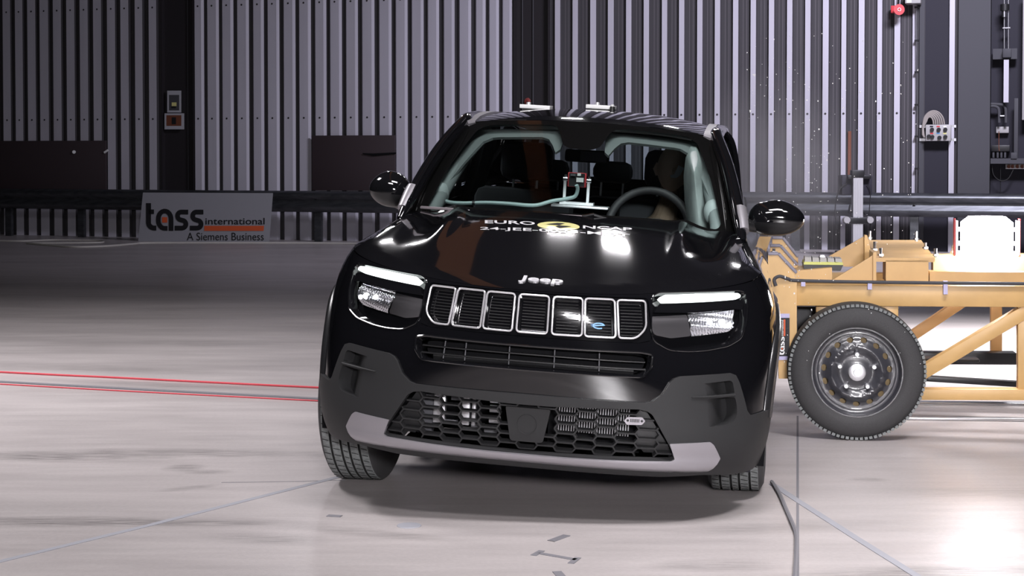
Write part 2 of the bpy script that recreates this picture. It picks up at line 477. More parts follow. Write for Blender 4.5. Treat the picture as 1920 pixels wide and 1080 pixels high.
mb=MB(); mb.add([(-22,-8,0),(24,-8,0),(24,34,0),(-22,34,0)],[(0,1,2,3)])
tag(mb.build('floor',M['floor'],smooth=False),kind='structure')
# back wall -------------------------------------------------------
WH=7.5
crests=[(-36,-22),(-13,2),(11,25),(34,48),(57,72),(80,96),(105,120),(130,145),(155,170),(180,195),(206,221),(231,246),(258,272),(284,298),
 (368,380),(392,408),(420,435),(448,464),(478,492),(505,521),(535,551),(564,580),(594,609),(622,638),(652,668),(682,699),(714,731),(745,761),(775,791),(805,820),(835,849),(864,880),(895,907),(920,932),(945,957),
 (1042,1052),(1075,1085),(1108,1119),(1141,1152),(1175,1185),(1208,1218),(1242,1252),(1274,1284),(1308,1318),(1341,1351),(1375,1385),(1408,1418),(1442,1452),(1476,1486),(1510,1520),(1543,1554),(1578,1587),(1610,1621),(1645,1654),(1677,1688),(1711,1718)]
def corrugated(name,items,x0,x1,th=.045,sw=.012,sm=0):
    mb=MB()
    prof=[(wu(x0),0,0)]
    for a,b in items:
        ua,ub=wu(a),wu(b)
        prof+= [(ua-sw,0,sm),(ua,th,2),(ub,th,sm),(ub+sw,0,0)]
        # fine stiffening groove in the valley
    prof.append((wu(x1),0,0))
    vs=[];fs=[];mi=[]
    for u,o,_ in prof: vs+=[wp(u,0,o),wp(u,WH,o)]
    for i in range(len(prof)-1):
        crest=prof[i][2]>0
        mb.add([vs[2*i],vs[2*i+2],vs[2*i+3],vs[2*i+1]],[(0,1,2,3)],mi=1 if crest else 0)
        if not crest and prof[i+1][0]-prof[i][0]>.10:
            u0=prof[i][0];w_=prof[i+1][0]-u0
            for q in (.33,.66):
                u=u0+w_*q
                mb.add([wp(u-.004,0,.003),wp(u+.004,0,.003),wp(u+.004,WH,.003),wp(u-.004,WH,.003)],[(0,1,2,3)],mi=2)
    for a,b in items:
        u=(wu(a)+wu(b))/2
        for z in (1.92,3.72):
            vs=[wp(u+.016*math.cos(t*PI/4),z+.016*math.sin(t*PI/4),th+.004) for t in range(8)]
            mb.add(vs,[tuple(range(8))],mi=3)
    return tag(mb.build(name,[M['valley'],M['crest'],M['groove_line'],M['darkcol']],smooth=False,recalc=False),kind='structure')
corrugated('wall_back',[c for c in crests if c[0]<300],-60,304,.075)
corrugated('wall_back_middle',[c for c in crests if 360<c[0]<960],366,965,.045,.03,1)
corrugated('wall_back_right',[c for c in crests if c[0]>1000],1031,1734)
def wall_box(name,px0,px1,z0,z1,d0,d1,m,bev=0,**k):
    mb=MB(); u0,u1=wu(px0),wu(px1)
    c=wp((u0+u1)/2,(z0+z1)/2,(d0+d1)/2); R=Matrix((WU,-WN,Vector((0,0,1)))).transposed()
    mb.box(c,(u1-u0,d1-d0,z1-z0),R,bev=bev)
    o=mb.build(name,m); 
    if k: tag(o,**k)
    return o
WR=Matrix((WU,-WN,Vector((0,0,1)))).transposed()
def wz(px,py,off=0): return wall_pt(px,py,off).z
# steel columns standing in the wall line (I sections: web + flanges)
for n,(a,b,ln) in enumerate(((304,366,(350,)),(965,1031,(978,998)))):
    mb=MB()
    u0,u1=wu(a),wu(b)
    mb.box(wp((u0+u1)/2,WH/2,-.06),(u1-u0,.02,WH),WR); mb.box(wp(u0+.01,WH/2,-.02),(.02,.12,WH),WR); mb.box(wp(u1-.01,WH/2,-.02),(.02,.12,WH),WR)
    c=thing('steel_column','dark vertical steel column holding two framed notices, left part of wall' if n==0 else 'dark steel column rising behind the roof of the black car','column',wp((u0+u1)/2,0))
    def rel(mb_,name,m,par,**k):
        loc=par.location.copy(); mb_.v=[tuple(Vector(v)-loc) for v in mb_.v]; return mb_.build(name,m,par,**k)
    rel(mb,'web',M['darkcol'],c)
    for l in ln:
        m2=MB(); m2.tube([wp(wu(l),0.02,-.035),wp(wu(l),WH,-.035)],.006 if n==0 else .009,6); rel(m2,'conduit',M['greydoor'],c)
mb=MB(); mb.lathe([(0,0),(.03,.03),(.05,.055),(.075,.055),(.09,.04),(.09,0)],wall_pt(990,190),'y',16)
tag(mb.build('alarm_bell',M['dullred']),'small dull red alarm bell on the dark column just above the car roof','alarm')
# right hand flat panels, door, strip
wall_box('wall_back_panel',1734,1781,0,WH,-.02,.0,M['greypanel'],kind='structure')
wall_box('trim_1',1780,1790,0,WH,.0,.05,M['crest'],kind='structure')
wall_box('trim_2',1724,1733,0,WH,-.02,.03,M['greydoor'],kind='structure')
wall_box('trim_3',1790,1797,0,WH,-.03,-.01,M['darkcol'],kind='structure')
dr=wall_box('door_1',1797,1857,0,WH,.0,.06,M['greydoor'],kind='structure')
wall_box('wall_back_recess',1857,1990,0,WH,-.32,-.30,M['greypanel'],kind='structure')
wall_box('wall_back_corner',1975,2300,0,WH,-.30,.0,M['greydoor'],kind='structure')
# boards on the wall, lower left
wall_box('dark_board',-60,205,wz(100,357),wz(100,264),.082,.12,M['darkboard'],bev=.004,label='wide almost black board along the lower wall at far left, two white dots on it',cat='board')
for (x,y,nm) in ((139,285,'white fixing disc on the almost black board, round'),(199,284,'white tilted fixing clip on the almost black board, right of the round disc')):
    mb=MB(); p=wall_pt(x,y,.13)
    if x==139: mb.lathe([(0,0),(0,.028),(-.012,.028),(-.012,0)],p,'y',16)
    else: mb.bar(p-WU*.035+Vector((0,0,-.02)),p+WU*.035+Vector((0,0,.02)),.02,.03)
    tag(mb.build('fixing_disc' if x==139 else 'fixing_clip',M['white']),nm,'fixing')
mb=MB(); mb.box(wp((wu(590)+wu(745))/2,(wz(660,357)+wz(660,254))/2,.09),(wu(745)-wu(590),.04,wz(660,254)-wz(660,357)),WR,bev=.004)
bd=tag(mb.build('brown_board',M['darkboard']),'dark brown board on the wall left of the car mirror, above the guard rail','board')
mb=MB(); mb.tube([wall_pt(680,288,.13),wall_pt(700,290,.13),wall_pt(743,287,.13)],[.008,.02,.012],8,flat=(1,.5)); mb.build('handle_strap',M['matte'],bd)
# framed notices on the left column
def notice(name,x0,x1,y0,y1,label,inner,detail):
    c=wall_pt((x0+x1)/2,(y0+y1)/2,.0); t=thing(name,label,'sign',c)
    def q(px,py,o): return wall_pt(px,py,o)-c
    mb=MB(); mb.add([q(x0,y1,.03),q(x1,y1,.03),q(x1,y0,.03),q(x0,y0,.03),q(x0,y1,.0),q(x1,y1,.0),q(x1,y0,.0),q(x0,y0,.0)],[(0,1,2,3),(0,4,5,1),(1,5,6,2),(2,6,7,3),(3,7,4,0),(7,6,5,4)])
    mb.build('frame',M['signwhite'],t,smooth=False)
    for nm,(a,b,c_,d),m_ ,o in [('picture',inner[0],inner[1],.033)]+[(n_,r_,mm,.036) for n_,r_,mm in detail]:
        mb=MB(); mb.add([q(a,d,o),q(b,d,o),q(b,c_,o),q(a,c_,o)],[(0,1,2,3)]); mb.build(nm,m_,t,smooth=False)
M['signwhite']=mat('dull_white_frame',(.42,.42,.46),.6)
M['browninner']=mat('brown_print',(.16,.05,.025),.6)
notice('framed_notice',313.5,340,170,211,'upper framed notice on the dark column, upright, with a small yellow lamp picture',((317,336,178,207),M['greydoor']),[('yellow_mark',(322,331,192,199),M['yellow']),('dark_mark',(321,330,199,203),M['blackprint'])])
notice('framed_notice',308.5,345.5,212.5,242.5,'lower framed notice on the dark column, wide, brown picture with a dark figure',((312,340,216,236),M['browninner']),[('dark_figure',(322,330,220,233),M['blackprint'])])
# other room surfaces
for nm,vs in (('wall_left',[(-22,-8,0),(-22,34,0),(-22,34,WH),(-22,-8,WH)]),('wall_right',[(24,-8,0),(24,34,0),(24,34,WH),(24,-8,WH)]),('wall_front',[(-22,-8,0),(24,-8,0),(24,-8,WH),(-22,-8,WH)]),('ceiling',[(-22,-8,WH),(24,-8,WH),(24,34,WH),(-22,34,WH)])):
    mb=MB(); mb.add(vs,[(0,1,2,3)]); tag(mb.build(nm,M['concretedark'],smooth=False),kind='structure')
# ------------------------------------------------------------ guard rail (W beam)
RO=.45
def wbeam(name,px0,px1,label,posts):
    zm=wall_pt((px0+px1)/2 if px0<900 else 1600,357 if px0<900 else 361,RO).z; zt=zm;zb=zm-.325
    prof=[(0,zt),(.02,zt+.0),(.075,zt-.055),(.075,zt-.09),(.0,zt-.135),(.0,zt-.18),(.075,zt-.225),(.075,zt-.26),(.02,zb),(0,zb)]
    u0,u1=wu(px0),wu(px1); c=wp((u0+u1)/2,0,RO); t=thing(name,label,'guard rail',c)
    mb=MB(); vs=[];n=len(prof)
    for u in (u0,u1):
        for o,z in prof: vs.append(wp(u,z,RO+o)-c)
        for o,z in prof[::-1]: vs.append(wp(u,z,RO+o-.006)-c)
    m_=2*n; mb.add(vs,[(i,(i+1)%m_,m_+(i+1)%m_,m_+i) for i in range(m_)])
    mb.build('beam',M['zinc'],t,ang=60)
    for p in posts:
        u=wu(p); mb=MB()
        mb.box(wp(u,.35,RO-.06)-c,(.10,.012,.70),WR); mb.box(wp(u-.05,.35,RO-.09)-c,(.012,.07,.70),WR); mb.box(wp(u+.05,.35,RO-.09)-c,(.012,.07,.70),WR)
        mb.build('post',M['zinc'],t)
        mb=MB(); mb.box(wp(u,.655,RO+.006)-c,(.035,.02,.018),WR,bev=.003); mb.build('bolt',M['blacksteel'],t)
wbeam('guard_rail',-60,955,'galvanised guard rail along the wall left of the car, banner leaning on it',(40,175,440,615))
wbeam('guard_rail',965,2100,'galvanised guard rail along the wall right of the car, behind the yellow trolley',(1100,1330,1500,1720,1960))
# ------------------------------------------------------------ banner
SB=on_floor(385,454.5); 
def sp(px,py,off=0.):
    n=Vector((WT,1,-.06)).normalized(); r=ray(px,py); p0=SB-n*off; return CAMP+r*((p0-CAMP).dot(n)/r.dot(n))
bn=thing('banner','grey banner lettered tass international leaning against the guard rail','banner',SB)
def relb(vs): return [Vector(v)-SB for v in vs]
mb=MB(); cs=[(259,453),(505,453.5),(512,362),(268,361)]
mb.add(relb([sp(*c,.0) for c in cs]+[sp(*c,-.02) for c in cs]),[(0,1,2,3),(7,6,5,4),(0,4,5,1),(1,5,6,2),(2,6,7,3),(3,7,4,0)])
mb.build('sheet',M['signgrey'],bn,smooth=False)
K=3.692
def cx(x,y): return (x/K,240+y/K)
def tass_strokes():
    """letters of the logo in sheet-zoom units"""
    t=[(1028,520),(1028,650)]+arc(1068,650,40,41,180,100,8)[0:]+[(1078,692)]
    S=[]
    S.append(([(1028,520),(1028,655)]+[(1068-40*math.cos(math.radians(a)),655+38*math.sin(math.radians(a))) for a in range(10,91,16)]+[(1082,693)],35))
    S.append(([(1028,580),(1066,580)],32))
    S.append(([(1184,712),(1184,630)]+[(1140+44*math.cos(math.radians(a)),630-55*math.sin(math.radians(a))) for a in range(10,181,17)]+[(1140-44*math.cos(math.radians(a)),640+55*math.sin(math.radians(a))) for a in range(0,91,15)]+[(1160,695)],33))
    for x in (1213,1318):
        S.append(([(x+90,582),(x+42,582)]+[(x+40-24*math.sin(math.radians(a)),609-27*math.cos(math.radians(a))) for a in range(10,171,20)]+[(x+52,640)]+[(x+50+24*math.sin(math.radians(a)),666-26*math.cos(math.radians(a))) for a in range(20,171,20)]+[(x+46,693),(x-4,693)],33))
    return S
def tass_logo(fn,parent,mblack,mor,par_names=('logo_letters','logo_square'),rel=lambda v:v):
    mb=MB()
    for pts,w_ in tass_strokes():
        vs,fs=ribbon(pts,w_); mb.add(rel([fn(*v) for v in vs]),fs)
    mb.build(par_names[0],mblack,parent,smooth=False,recalc=False)
    mb=MB(); mb.add(rel([fn(*v) for v in ((1122,617),(1158,617),(1158,655),(1122,655))]),[(0,1,2,3)]); mb.build(par_names[1],mor,parent,smooth=False)
sfn=lambda x,y:sp(*cx(x,y),.006)
tass_logo(sfn,bn,M['blackprint'],M['orangeprint'],rel=relb)
def flat_text(txt,x0,x1,y0,y1,fn,parent,name,m,bold=0.,rel=relb,spacing=1.):
    vs,fs=text_fit(txt,x0,x1,y0,y1,bold,spacing=spacing); mb=MB(); mb.add(rel([fn(*v) for v in vs]),fs); return mb.build(name,m,parent,smooth=False,recalc=False)
flat_text('international',1422,1832,668,622,sfn,bn,'word_international',M['blackprint'],.008)
mb=MB(); mb.add(relb([sfn(*v) for v in ((1414,677),(1828,677),(1825,712),(1414,712))]),[(0,1,2,3)]); mb.build('orange_bar',M['orangeprint'],bn,smooth=False)
flat_text('A Siemens Business',1294,1826,778,724,sfn,bn,'subtitle',M['blackprint'],0)
# ------------------------------------------------------------ cables, tapes, marks on the floor
def fl(pts,z=.0): return [on_floor(x,y,z) for x,y in pts]
def spline(pts,n=8):
    pts=[Vector(p) for p in pts];out=[]
    for i in range(len(pts)-1):
        p0=pts[max(i-1,0)];p1=pts[i];p2=pts[i+1];p3=pts[min(i+2,len(pts)-1)]
        for k in range(n):
            t=k/n; out.append(.5*((2*p1)+(-p0+p2)*t+(2*p0-5*p1+4*p2-p3)*t*t+(-p0+3*p1-3*p2+p3)*t**3))
    out.append(pts[-1]); return out
def cable(name,pts,r,m,label,cat='cable',n=6):
    mb=MB(); mb.tube(spline(pts,6),r,n); return tag(mb.build(name,m),label,cat)
cable('floor_cable',fl([(-20,451),(40,452),(100,450),(175,451),(192,452.5),(180,455),(60,456)],.012),.014,M['bone'],'pale cable loop on the floor at far left below the guard rail')
cable('floor_cable',fl([(50,456),(95,460),(140,463),(200,461.5),(250,457.5),(290,455.5),(520,455.5),(640,456.5),(700,458)],.013),.016,M['bone'],'long pale cable running along the floor in front of the banner')
def strip(name,pts,w_,m,label,cat,z=.002,lift=None):
    P_=fl(pts,0);mb=MB();vs=[];fs=[]
    for i,p in enumerate(P_):
        t=(P_[min(i+1,len(P_)-1)]-P_[max(i-1,0)]);t.z=0;t.normalize();n=Vector((-t.y,t.x,0))*w_/2
        vs+= [p+n+Vector((0,0,z)),p-n+Vector((0,0,z)),p-n+Vector((0,0,.0002)),p+n+Vector((0,0,.0002))]
    for i in range(len(P_)-1):
        a=4*i;b=a+4; fs+=[(a,b,b+1,a+1),(a+1,b+1,b+2,a+2),(a+3,b+3,b,a)]
    mb.add(vs,fs); return tag(mb.build(name,m,smooth=False),label,cat)
strip('floor_tape',[(-300,1126),(277,986),(480,934),(645,892)],.028,M['tape'],'long grey tape line on the floor from the lower left corner to the car tyre','tape')
strip('floor_tape',[(1448,908),(1500,942),(1600,1006),(1725,1084),(1850,1162)],.030,M['tape'],'grey tape line on the floor running diagonally from the car wheel to the lower right','tape')
strip('floor_seam',[(1495.5,780),(1495.5,1300)],.010,M['darktape'],'thin dark straight seam in the floor, right of the car','seam',z=.0012)
strip('floor_seam',[(415,905),(560,903),(650,900)],.005,M['darktape'],'hairline floor seam left of the car front wheel','seam',z=.0012)
cable('floor_cable',fl([(1447,903),(1461,925),(1474,955),(1487,985),(1493,1003),(1493,1040),(1490.5,1085),(1486,1200)],.008),.008,M['darktape'],'dark cable on the floor curving away from the car tyre on the right')
cable('red_cord',fl([(-900,652),(-10,697),(200,707),(400,717),(606,727)],.006),.006,M['redtape'],'red cord stretched over the floor at the left, upper of two lines','cord')
strip('floor_tape',[(-900,666),(-10,716),(300,733),(606,749)],.045,M['darktape'],'grey floor strip with red edge left of the car, just below the red cord','tape',z=.006)
cable('red_cord',fl([(-900,669.5),(-10,719.5),(300,736.5),(606,752)],.004),.004,M['redtape'],'thin red cord along the near edge of the grey floor strip','cord')
for pts,lb in (([(614,967),(640,968.5)],'small dark tape rectangle on the floor below the left front wheel'),
               ([(1033,1015),(1063,1004)],'short slanting tape piece on the floor, farthest from the camera'),
               ([(1044,1072),(1060,1090)],'short tape piece at the bottom edge of the picture')):
    strip('tape_mark',pts,.03,M['darktape'],lb,'tape')
t=thing('tape_mark','crank shaped dark tape mark on the floor in front of the car','tape',on_floor(1040,1045))
for pts in ([(1000,1042),(1016,1033)],[(1008,1037),(1080,1050)],[(1070,1057),(1084,1046)]):
    P_=fl(pts);mb=MB();mb.bar(P_[0]-t.location+Vector((0,0,.001)),P_[1]-t.location+Vector((0,0,.001)),.022,.002);mb.build('tape_strip',M['darktape'],t,smooth=False)
c=on_floor(767,986); mb=MB(); mb.lathe([(0.0005,.045),(.003,.043),(.003,0)],(0,0,0),'z',24); o=mb.build('drain_cover',M['tape']); o.location=c; tag(o,'small round grey cap set in the floor in front of the car','drain cover')
# steel floor rails to the right
for (x0,y0,x1,y1,w_,lb) in ((1650,757,2000,761,.05,'steel floor rail at the right below the yellow trolley frame, the farther one'),(1560,785,2000,791,.035,'shiny steel floor rail at the right, the nearer one')):
    P_=fl([(x0,y0),(x1,y1)]); mb=MB(); mb.bar(P_[0]+Vector((0,0,.008)),P_[1]+Vector((0,0,.008)),w_,.016,bev=.005); tag(mb.build('floor_rail',M['steel']),lb,'rail')
# ------------------------------------------------------------ things on the right wall
def wthing(name,label,cat,px,py,off=0.): return thing(name,label,cat,wall_pt(px,py,off))
def wrel(t,pts): return [Vector(p)-t.location for p in pts]
class WB(MB):
    """MB on the wall: pixel rectangles"""
    def __init__(s,t): super().__init__(); s.t=t
    def rect(s,x0,x1,y0,y1,d0,d1,bev=0):
        a=wall_pt(x0,y1,0);b=wall_pt(x1,y1,0);c=wall_pt((x0+x1)/2,y0,0);d=wall_pt((x0+x1)/2,y1,0)
        u0=(a-W0).dot(WU);u1=(b-W0).dot(WU)
        s.box(wp((u0+u1)/2,(c.z+d.z)/2,(d0+d1)/2)-s.t.location,(u1-u0,d1-d0,c.z-d.z),WR,bev=bev)
    def pipe(s,pts,r,off=.08,n=8): s.tube(spline([wall_pt(x,y,off)-s.t.location for x,y in pts],5),r,n)
    def disc(s,x,y,r,off,dep=.02):
        p=wall_pt(x,y,off)-s.t.location; s.lathe([(0,0),(0,r),(dep,r),(dep,0)],p,'y',14)
t=wthing('conduit_pipe','thin metal conduit with clips running down the wall right of the striped sheets','pipe',1720,10,.1)
m_=WB(t); m_.pipe([(1719,10),(1720,200),(1719,362)],.012,.115); m_.build('pipe',M['steel'],t)
for y in (15,77,136,197,256,316):
    m_=WB(t); m_.rect(1716,1724,y-1.5,y+1.5,.07,.14); m_.build('clip',M['blacksteel'],t)
t=wthing('wall_box','white metal box at the top edge above the conduit','box',1715,5)
m_=WB(t); m_.rect(1700,1729,-12,10,.06,.30,bev=.01); m_.build('casing',M['box'],t); m_=WB(t); m_.rect(1703,1712,-10,9,.30,.31); m_.build('bright_panel',M['white'],t)
t=wthing('alarm_light','red round alarm light hanging at the top of the striped wall','alarm',1683,18)
m_=WB(t); m_.lathe([(0,0),(-.05,.06),(-.09,.075),(-.09,.0)],wall_pt(1683,19,.2)-t.location,'y',20); m_.rect(1672,1694,12,26,.08,.16,bev=.01); m_.build('housing',M['red'],t)
m_=WB(t); m_.lathe([(-.10,.025),(-.10,.018)],wall_pt(1683,19,.2)-t.location,'y',16); m_.build('ring',M['white'],t)
m_=WB(t); m_.pipe([(1683,12),(1685,4),(1686,-12)],.012,.12); m_.build('stem',M['blacksteel'],t)
t=wthing('control_box','grey control box with six round knobs and arched hoses on the wall','control box',1757,250)
m_=WB(t); m_.rect(1737,1784,234,264.5,.05,.17,bev=.008); m_.build('casing',M['box'],t)
for y in (237,262):
    m_=WB(t); m_.rect(1724.5,1793,y-2.5,y+2.5,.02,.05); m_.build('bracket',M['alu'],t)
for x,y in ((1748,243),(1760.5,243),(1773,243),(1742,255.5),(1762,258),(1773,256.5),(1748.5,256.5)):
    m_=WB(t); m_.disc(x,y,.026,.20,.03); m_.build('knob',M['blackplastic'],t)
for x,y,mm in ((1748,237.5,'greypanel'),(1760.5,237.5,'red'),(1773,238,'white'),(1748.5,250.5,'red'),(1760.5,250,'blueprint'),(1773,250.5,'yellow')):
    m_=WB(t); m_.rect(x-3,x+3,y-1.2,y+1.2,.17,.175); m_.build('button_label',M[mm],t)
for i in range(6):
    a=1750+3.9*i; r0=1738-2.2*(5-i)*.1
    m_=WB(t); cxm=(1737-i*1.0+a)/2; rx=(a-(1736-i*1.2))/2
    pts=[(cxm-rx*math.cos(q),233-(14+2.2*i)*math.sin(q)) for q in [PI*k/8 for k in range(1,9)]]
    pts=[(1733-i*.6,258-i)]+[(1731.5-i*.3,240)]+pts
    m_.pipe(pts,.011,.13,6); m_.build('hose',M['copper'],t)
# equipment in the recess, far right
t=wthing('hydraulic_post','upright metal cylinder post with black head and cross plate at upper right','post',1885,80)
m_=WB(t); m_.rect(1881.5,1891,112,192,-.1,.0); m_.build('lower_tube',M['crest'],t)
m_=WB(t); m_.rect(1861,1907,90,110,-.2,-.12); m_.rect(1880,1896,91,108,-.12,.02,bev=.01); m_.build('cross_plate',M['greydoor'],t)
m_=WB(t); m_.pipe([(1883,-12),(1883,92)],.012,-.05); m_.pipe([(1891,-12),(1891,92)],.012,-.05); m_.rect(1880,1894,51,53,-.08,-.02); m_.build('guide_rods',M['steel'],t)
m_=WB(t); m_.pipe([(1884,8),(1884,20)],.06,-.02,12); m_.build('black_head',M['blackplastic'],t)
m_=WB(t); m_.pipe([(1883,18),(1883,32)],.035,-.02,12); m_.build('metal_collar',M['steel'],t)
t=wthing('round_pipe','pale square duct standing upright at the right edge','duct',1904,250)
m_=WB(t); m_.rect(1900.5,1908.5,184,298,-.1,-.02,bev=.008); m_.rect(1895,1907,286,298,-.1,.0,bev=.01); m_.build('duct',M['greydoor'],t)
t=wthing('wall_duct','pale vertical duct cut by the right frame edge','duct',1918,60)
m_=WB(t); m_.rect(1916,1930,-12,225,-.12,-.02,bev=.01); m_.build('duct',M['box'],t)
t=wthing('bent_pipe','two dark bent pipes with a clip on the far right wall','pipe',1880,205)
m_=WB(t); m_.pipe([(1858,195),(1868,195.5),(1880,197),(1885.5,205),(1886,230)],.02,-.1); m_.pipe([(1858,199),(1868,200),(1873,207),(1873.5,230)],.02,-.1); m_.build('pipes',M['greydoor'],t)
m_=WB(t); m_.rect(1875,1883,216,218,-.1,-.05); m_.build('clip',M['white'],t)
t=wthing('switch_box','white switch box with thin cable on the far right wall','switch box',1879,243)
m_=WB(t); m_.rect(1867,1891,237,249,-.3,-.2,bev=.006); m_.build('casing',M['box'],t)
m_=WB(t); m_.pipe([(1873,246),(1873,275),(1874,283)],.005,-.15); m_.build('cable',M['browninner'],t)
t=wthing('socket_strip','dark socket strip with hanging plugs on the far right wall','socket strip',1877,279)
m_=WB(t); m_.rect(1858,1893,272,284,-.3,-.15,bev=.006); m_.build('casing',M['blackplastic'],t)
for x in (1862,1870,1877,1884):
    m_=WB(t); m_.rect(x-2,x+2,284,296,-.25,-.17,bev=.004); m_.build('plug',M['greydoor'],t)
t=wthing('equipment_shelf','grey shelf with a row of dark round sockets below, far right','shelf',1890,305)
m_=WB(t); m_.rect(1857,1935,297,307,-.3,-.02); m_.build('board',M['greydoor'],t)
m_=WB(t); m_.rect(1885,1935,308,317,-.28,-.1,bev=.004); m_.build('socket_panel',M['box'],t)
for x in (1892,1899,1908,1917):
    m_=WB(t); m_.disc(x,312,.026,-.095,.02); m_.build('socket',M['browninner'],t)
t=wthing('hanging_cable','thin dark cable hanging in an arc below the shelf','cable',1877,330)
m_=WB(t); m_.pipe([(1860,310),(1863,328),(1876,339),(1890,335),(1900,318)],.008,-.1); m_.pipe([(1876,310),(1876,365)],.005,-.12); m_.build('strand',M['blackplastic'],t)
# camera stand in front of the rail
cs=on_floor(1608,484); cs=Vector((cs.x,cs.y,0))
def csp(px,py): return at_depth(px,py,cs.y)-cs
t=thing('camera_stand','aluminium camera stand with dark clamp and camera behind the trolley','camera stand',cs)
mb=MB(); a=csp(1607.5,330);b=csp(1606.5,475)
mb.box((a+b)/2,(.125,.12,(a-b).z)); 
for o in (-.035,0,.035): mb.box((a+b)/2+Vector((o,-.062,0)),(.006,.006,(a-b).z))
mb.build('profile_post',M['alu'],t)
mb=MB(); mb.box(csp(1607,326),(.16,.14,.10),bev=.01); mb.box(csp(1610,332),(.30,.10,.05),bev=.01); mb.build('clamp_head',M['blackplastic'],t)
mb=MB(); mb.box(csp(1608,347)+Vector((0,.15,0)),(.40,.25,.26),bev=.02); mb.build('camera_body',M['greypanel'],t)
mb=MB(); mb.tube(spline([csp(1588,345),(csp(1576,352)),csp(1568,375),csp(1566,400),csp(1570,430)],5),.008,6); mb.tube(spline([csp(1626,345),csp(1632,360),csp(1630,400),csp(1634,430)],5),.006,6); mb.tube(spline([csp(1594,384),csp(1592,398),csp(1600,397),csp(1618,397),csp(1622,402)],5),.012,6); mb.build('cable',M['blackplastic'],t)
mb=MB(); mb.box(csp(1607,413),(.34,.16,.09),bev=.02); mb.build('base_clamp',M['blackplastic'],t)
mb=MB(); mb.box(csp(1607,474),(.5,.4,.04),bev=.01); mb.build('foot_plate',M['blackplastic'],t)
for x in (1585.5,1629):
    mb=MB(); mb.lathe([(-.10,0),(-.10,.042),(-.07,.045),(0,.045)],csp(x,412),'y',18); mb.build('round_lens',M['box'],t)
wall_box('brown_rod',1591,1597,wz(1594,328),wz(1594,246),.002,.03,M['browninner'],label='thin brown rod upright on the striped wall above the camera stand',cat='rod')
# ============================================================ TROLLEY
TY=math.radians(-8.24); TO=on_floor(1607,825); TO=Vector((TO.x,TO.y,0))
TX=Vector((math.cos(TY),math.sin(TY),0)); TD=Vector((-math.sin(TY),math.cos(TY),0))   # along, deeper
tr=thing('barrier_trolley','orange yellow steel crash trolley with large black wheel ramming the car side','trolley',TO,TY)
def tp(px,py,d=0.):
    """point in trolley coordinates (along, depth d, z)"""
    r=ray(px,py); t_=((TO+TD*d)-CAMP).dot(TD)/r.dot(TD); p=CAMP+r*t_-TO
    return Vector((p.dot(TX),d,p.z))
def tbar(mb,p0,p1,wd,d0,d1,bev=.004):
    """bar in the frame plane between two pixel points, wd high, spanning depth d0..d1"""
    a=tp(*p0,d0);b=tp(*p1,d0); m_=(d0+d1)/2; a.y=m_;b.y=m_
    mb.bar(a,b,d1-d0,wd,up=(0,0,1) ,bev=bev)
def tprism(mb,pts,d0,d1):
    a=[tp(x,y,d0) for x,y in pts];b=[Vector((p.x,d1,p.z)) for p in a];n=len(a)
    mb.add(a+b,[tuple(range(n)),tuple(range(n,2*n))[::-1]]+[(i,n+i,n+(i+1)%n,(i+1)%n) for i in range(n)])
def tbuild(name,m,fn,smooth=True,ang=40,par=None):
    mb=MB(); fn(mb); return mb.build(name,m,par or tr,ang=ang)
# near frame
tbuild('top_rail',M['orange'],lambda m:tbar(m,(1490,554),(2050,557),.100,.16,.27))
tbuild('bottom_rail',M['orange'],lambda m:tbar(m,(1700,740),(2050,741),.052,.16,.24))
tbuild('front_post',M['orange'],lambda m:tprism(m,[(1440,476),(1460,476),(1494,512),(1494,710),(1460,710),(1458,560),(1440,530)],.14,.24))
tbuild('upright',M['orange'],lambda m:tbar(m,(1546,575),(1546,640),.055,.20,.28))
tbuild('upright',M['orange'],lambda m:tbar(m,(1669,572),(1669,640),.055,.16,.24))
tbuild('diagonal_brace',M['orange'],lambda m:tbar(m,(1722,705),(1990,545),.062,.17,.24))
tbuild('rear_post',M['orange'],lambda m:tbar(m,(1926,575),(1926,735),.05,.16,.24))
# far frame
FD=1.35
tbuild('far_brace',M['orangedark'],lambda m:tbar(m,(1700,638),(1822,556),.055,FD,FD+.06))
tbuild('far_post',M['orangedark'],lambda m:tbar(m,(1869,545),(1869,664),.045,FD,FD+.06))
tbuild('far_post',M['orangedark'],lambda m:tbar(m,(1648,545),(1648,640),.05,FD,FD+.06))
tbuild('far_top_rail',M['orange'],lambda m:tbar(m,(1480,527),(2050,530),.09,FD,FD+.1))
tbuild('black_beam',M['blacksteel'],lambda m:tbar(m,(1660,672),(1906,673),.065,FD-.1,FD))
tbuild('thin_black_beam',M['blacksteel'],lambda m:tbar(m,(1640,704),(1912,721),.03,FD-.5,FD-.46))
# top structure
tbuild('cross_beam',M['orange'],lambda m:tprism(m,[(1750,478),(2050,476),(2050,511),(1750,511)],.75,.85))
tbuild('cross_beam',M['orange'],lambda m:tprism(m,[(1743,509),(2050,512),(2050,530),(1743,530)],.30,.40))
tbuild('support_box',M['orange'],lambda m:tprism(m,[(1661,488),(1741,488),(1741,528),(1661,528)],.27,.45))
def topplate(m):
    a=tp(1643,483,.27);b=tp(1753,483,.27);c=tp(1727,449,1.0);d=tp(1625,448,1.0)
    c.z=d.z=a.z; b.z=a.z
    r=ray(1625,448); q=(CH-a.z)/-r.z; 
    def onz(px,py):
        r=ray(px,py); t_=(a.z-CH)/r.z; p=CAMP+r*t_-TO; return Vector((p.dot(TX),p.dot(TD),a.z))
    if a.z<CH-.05:
        c=onz(1727,450);d=onz(1625,450)
    vs=[a,b,c,d]; m.add(vs+[v-Vector((0,0,.02)) for v in vs],[(0,1,2,3),(7,6,5,4),(0,4,5,1),(1,5,6,2),(2,6,7,3),(3,7,4,0)])
    global PLZ,PLC; PLZ=a.z;PLC=(c,d)
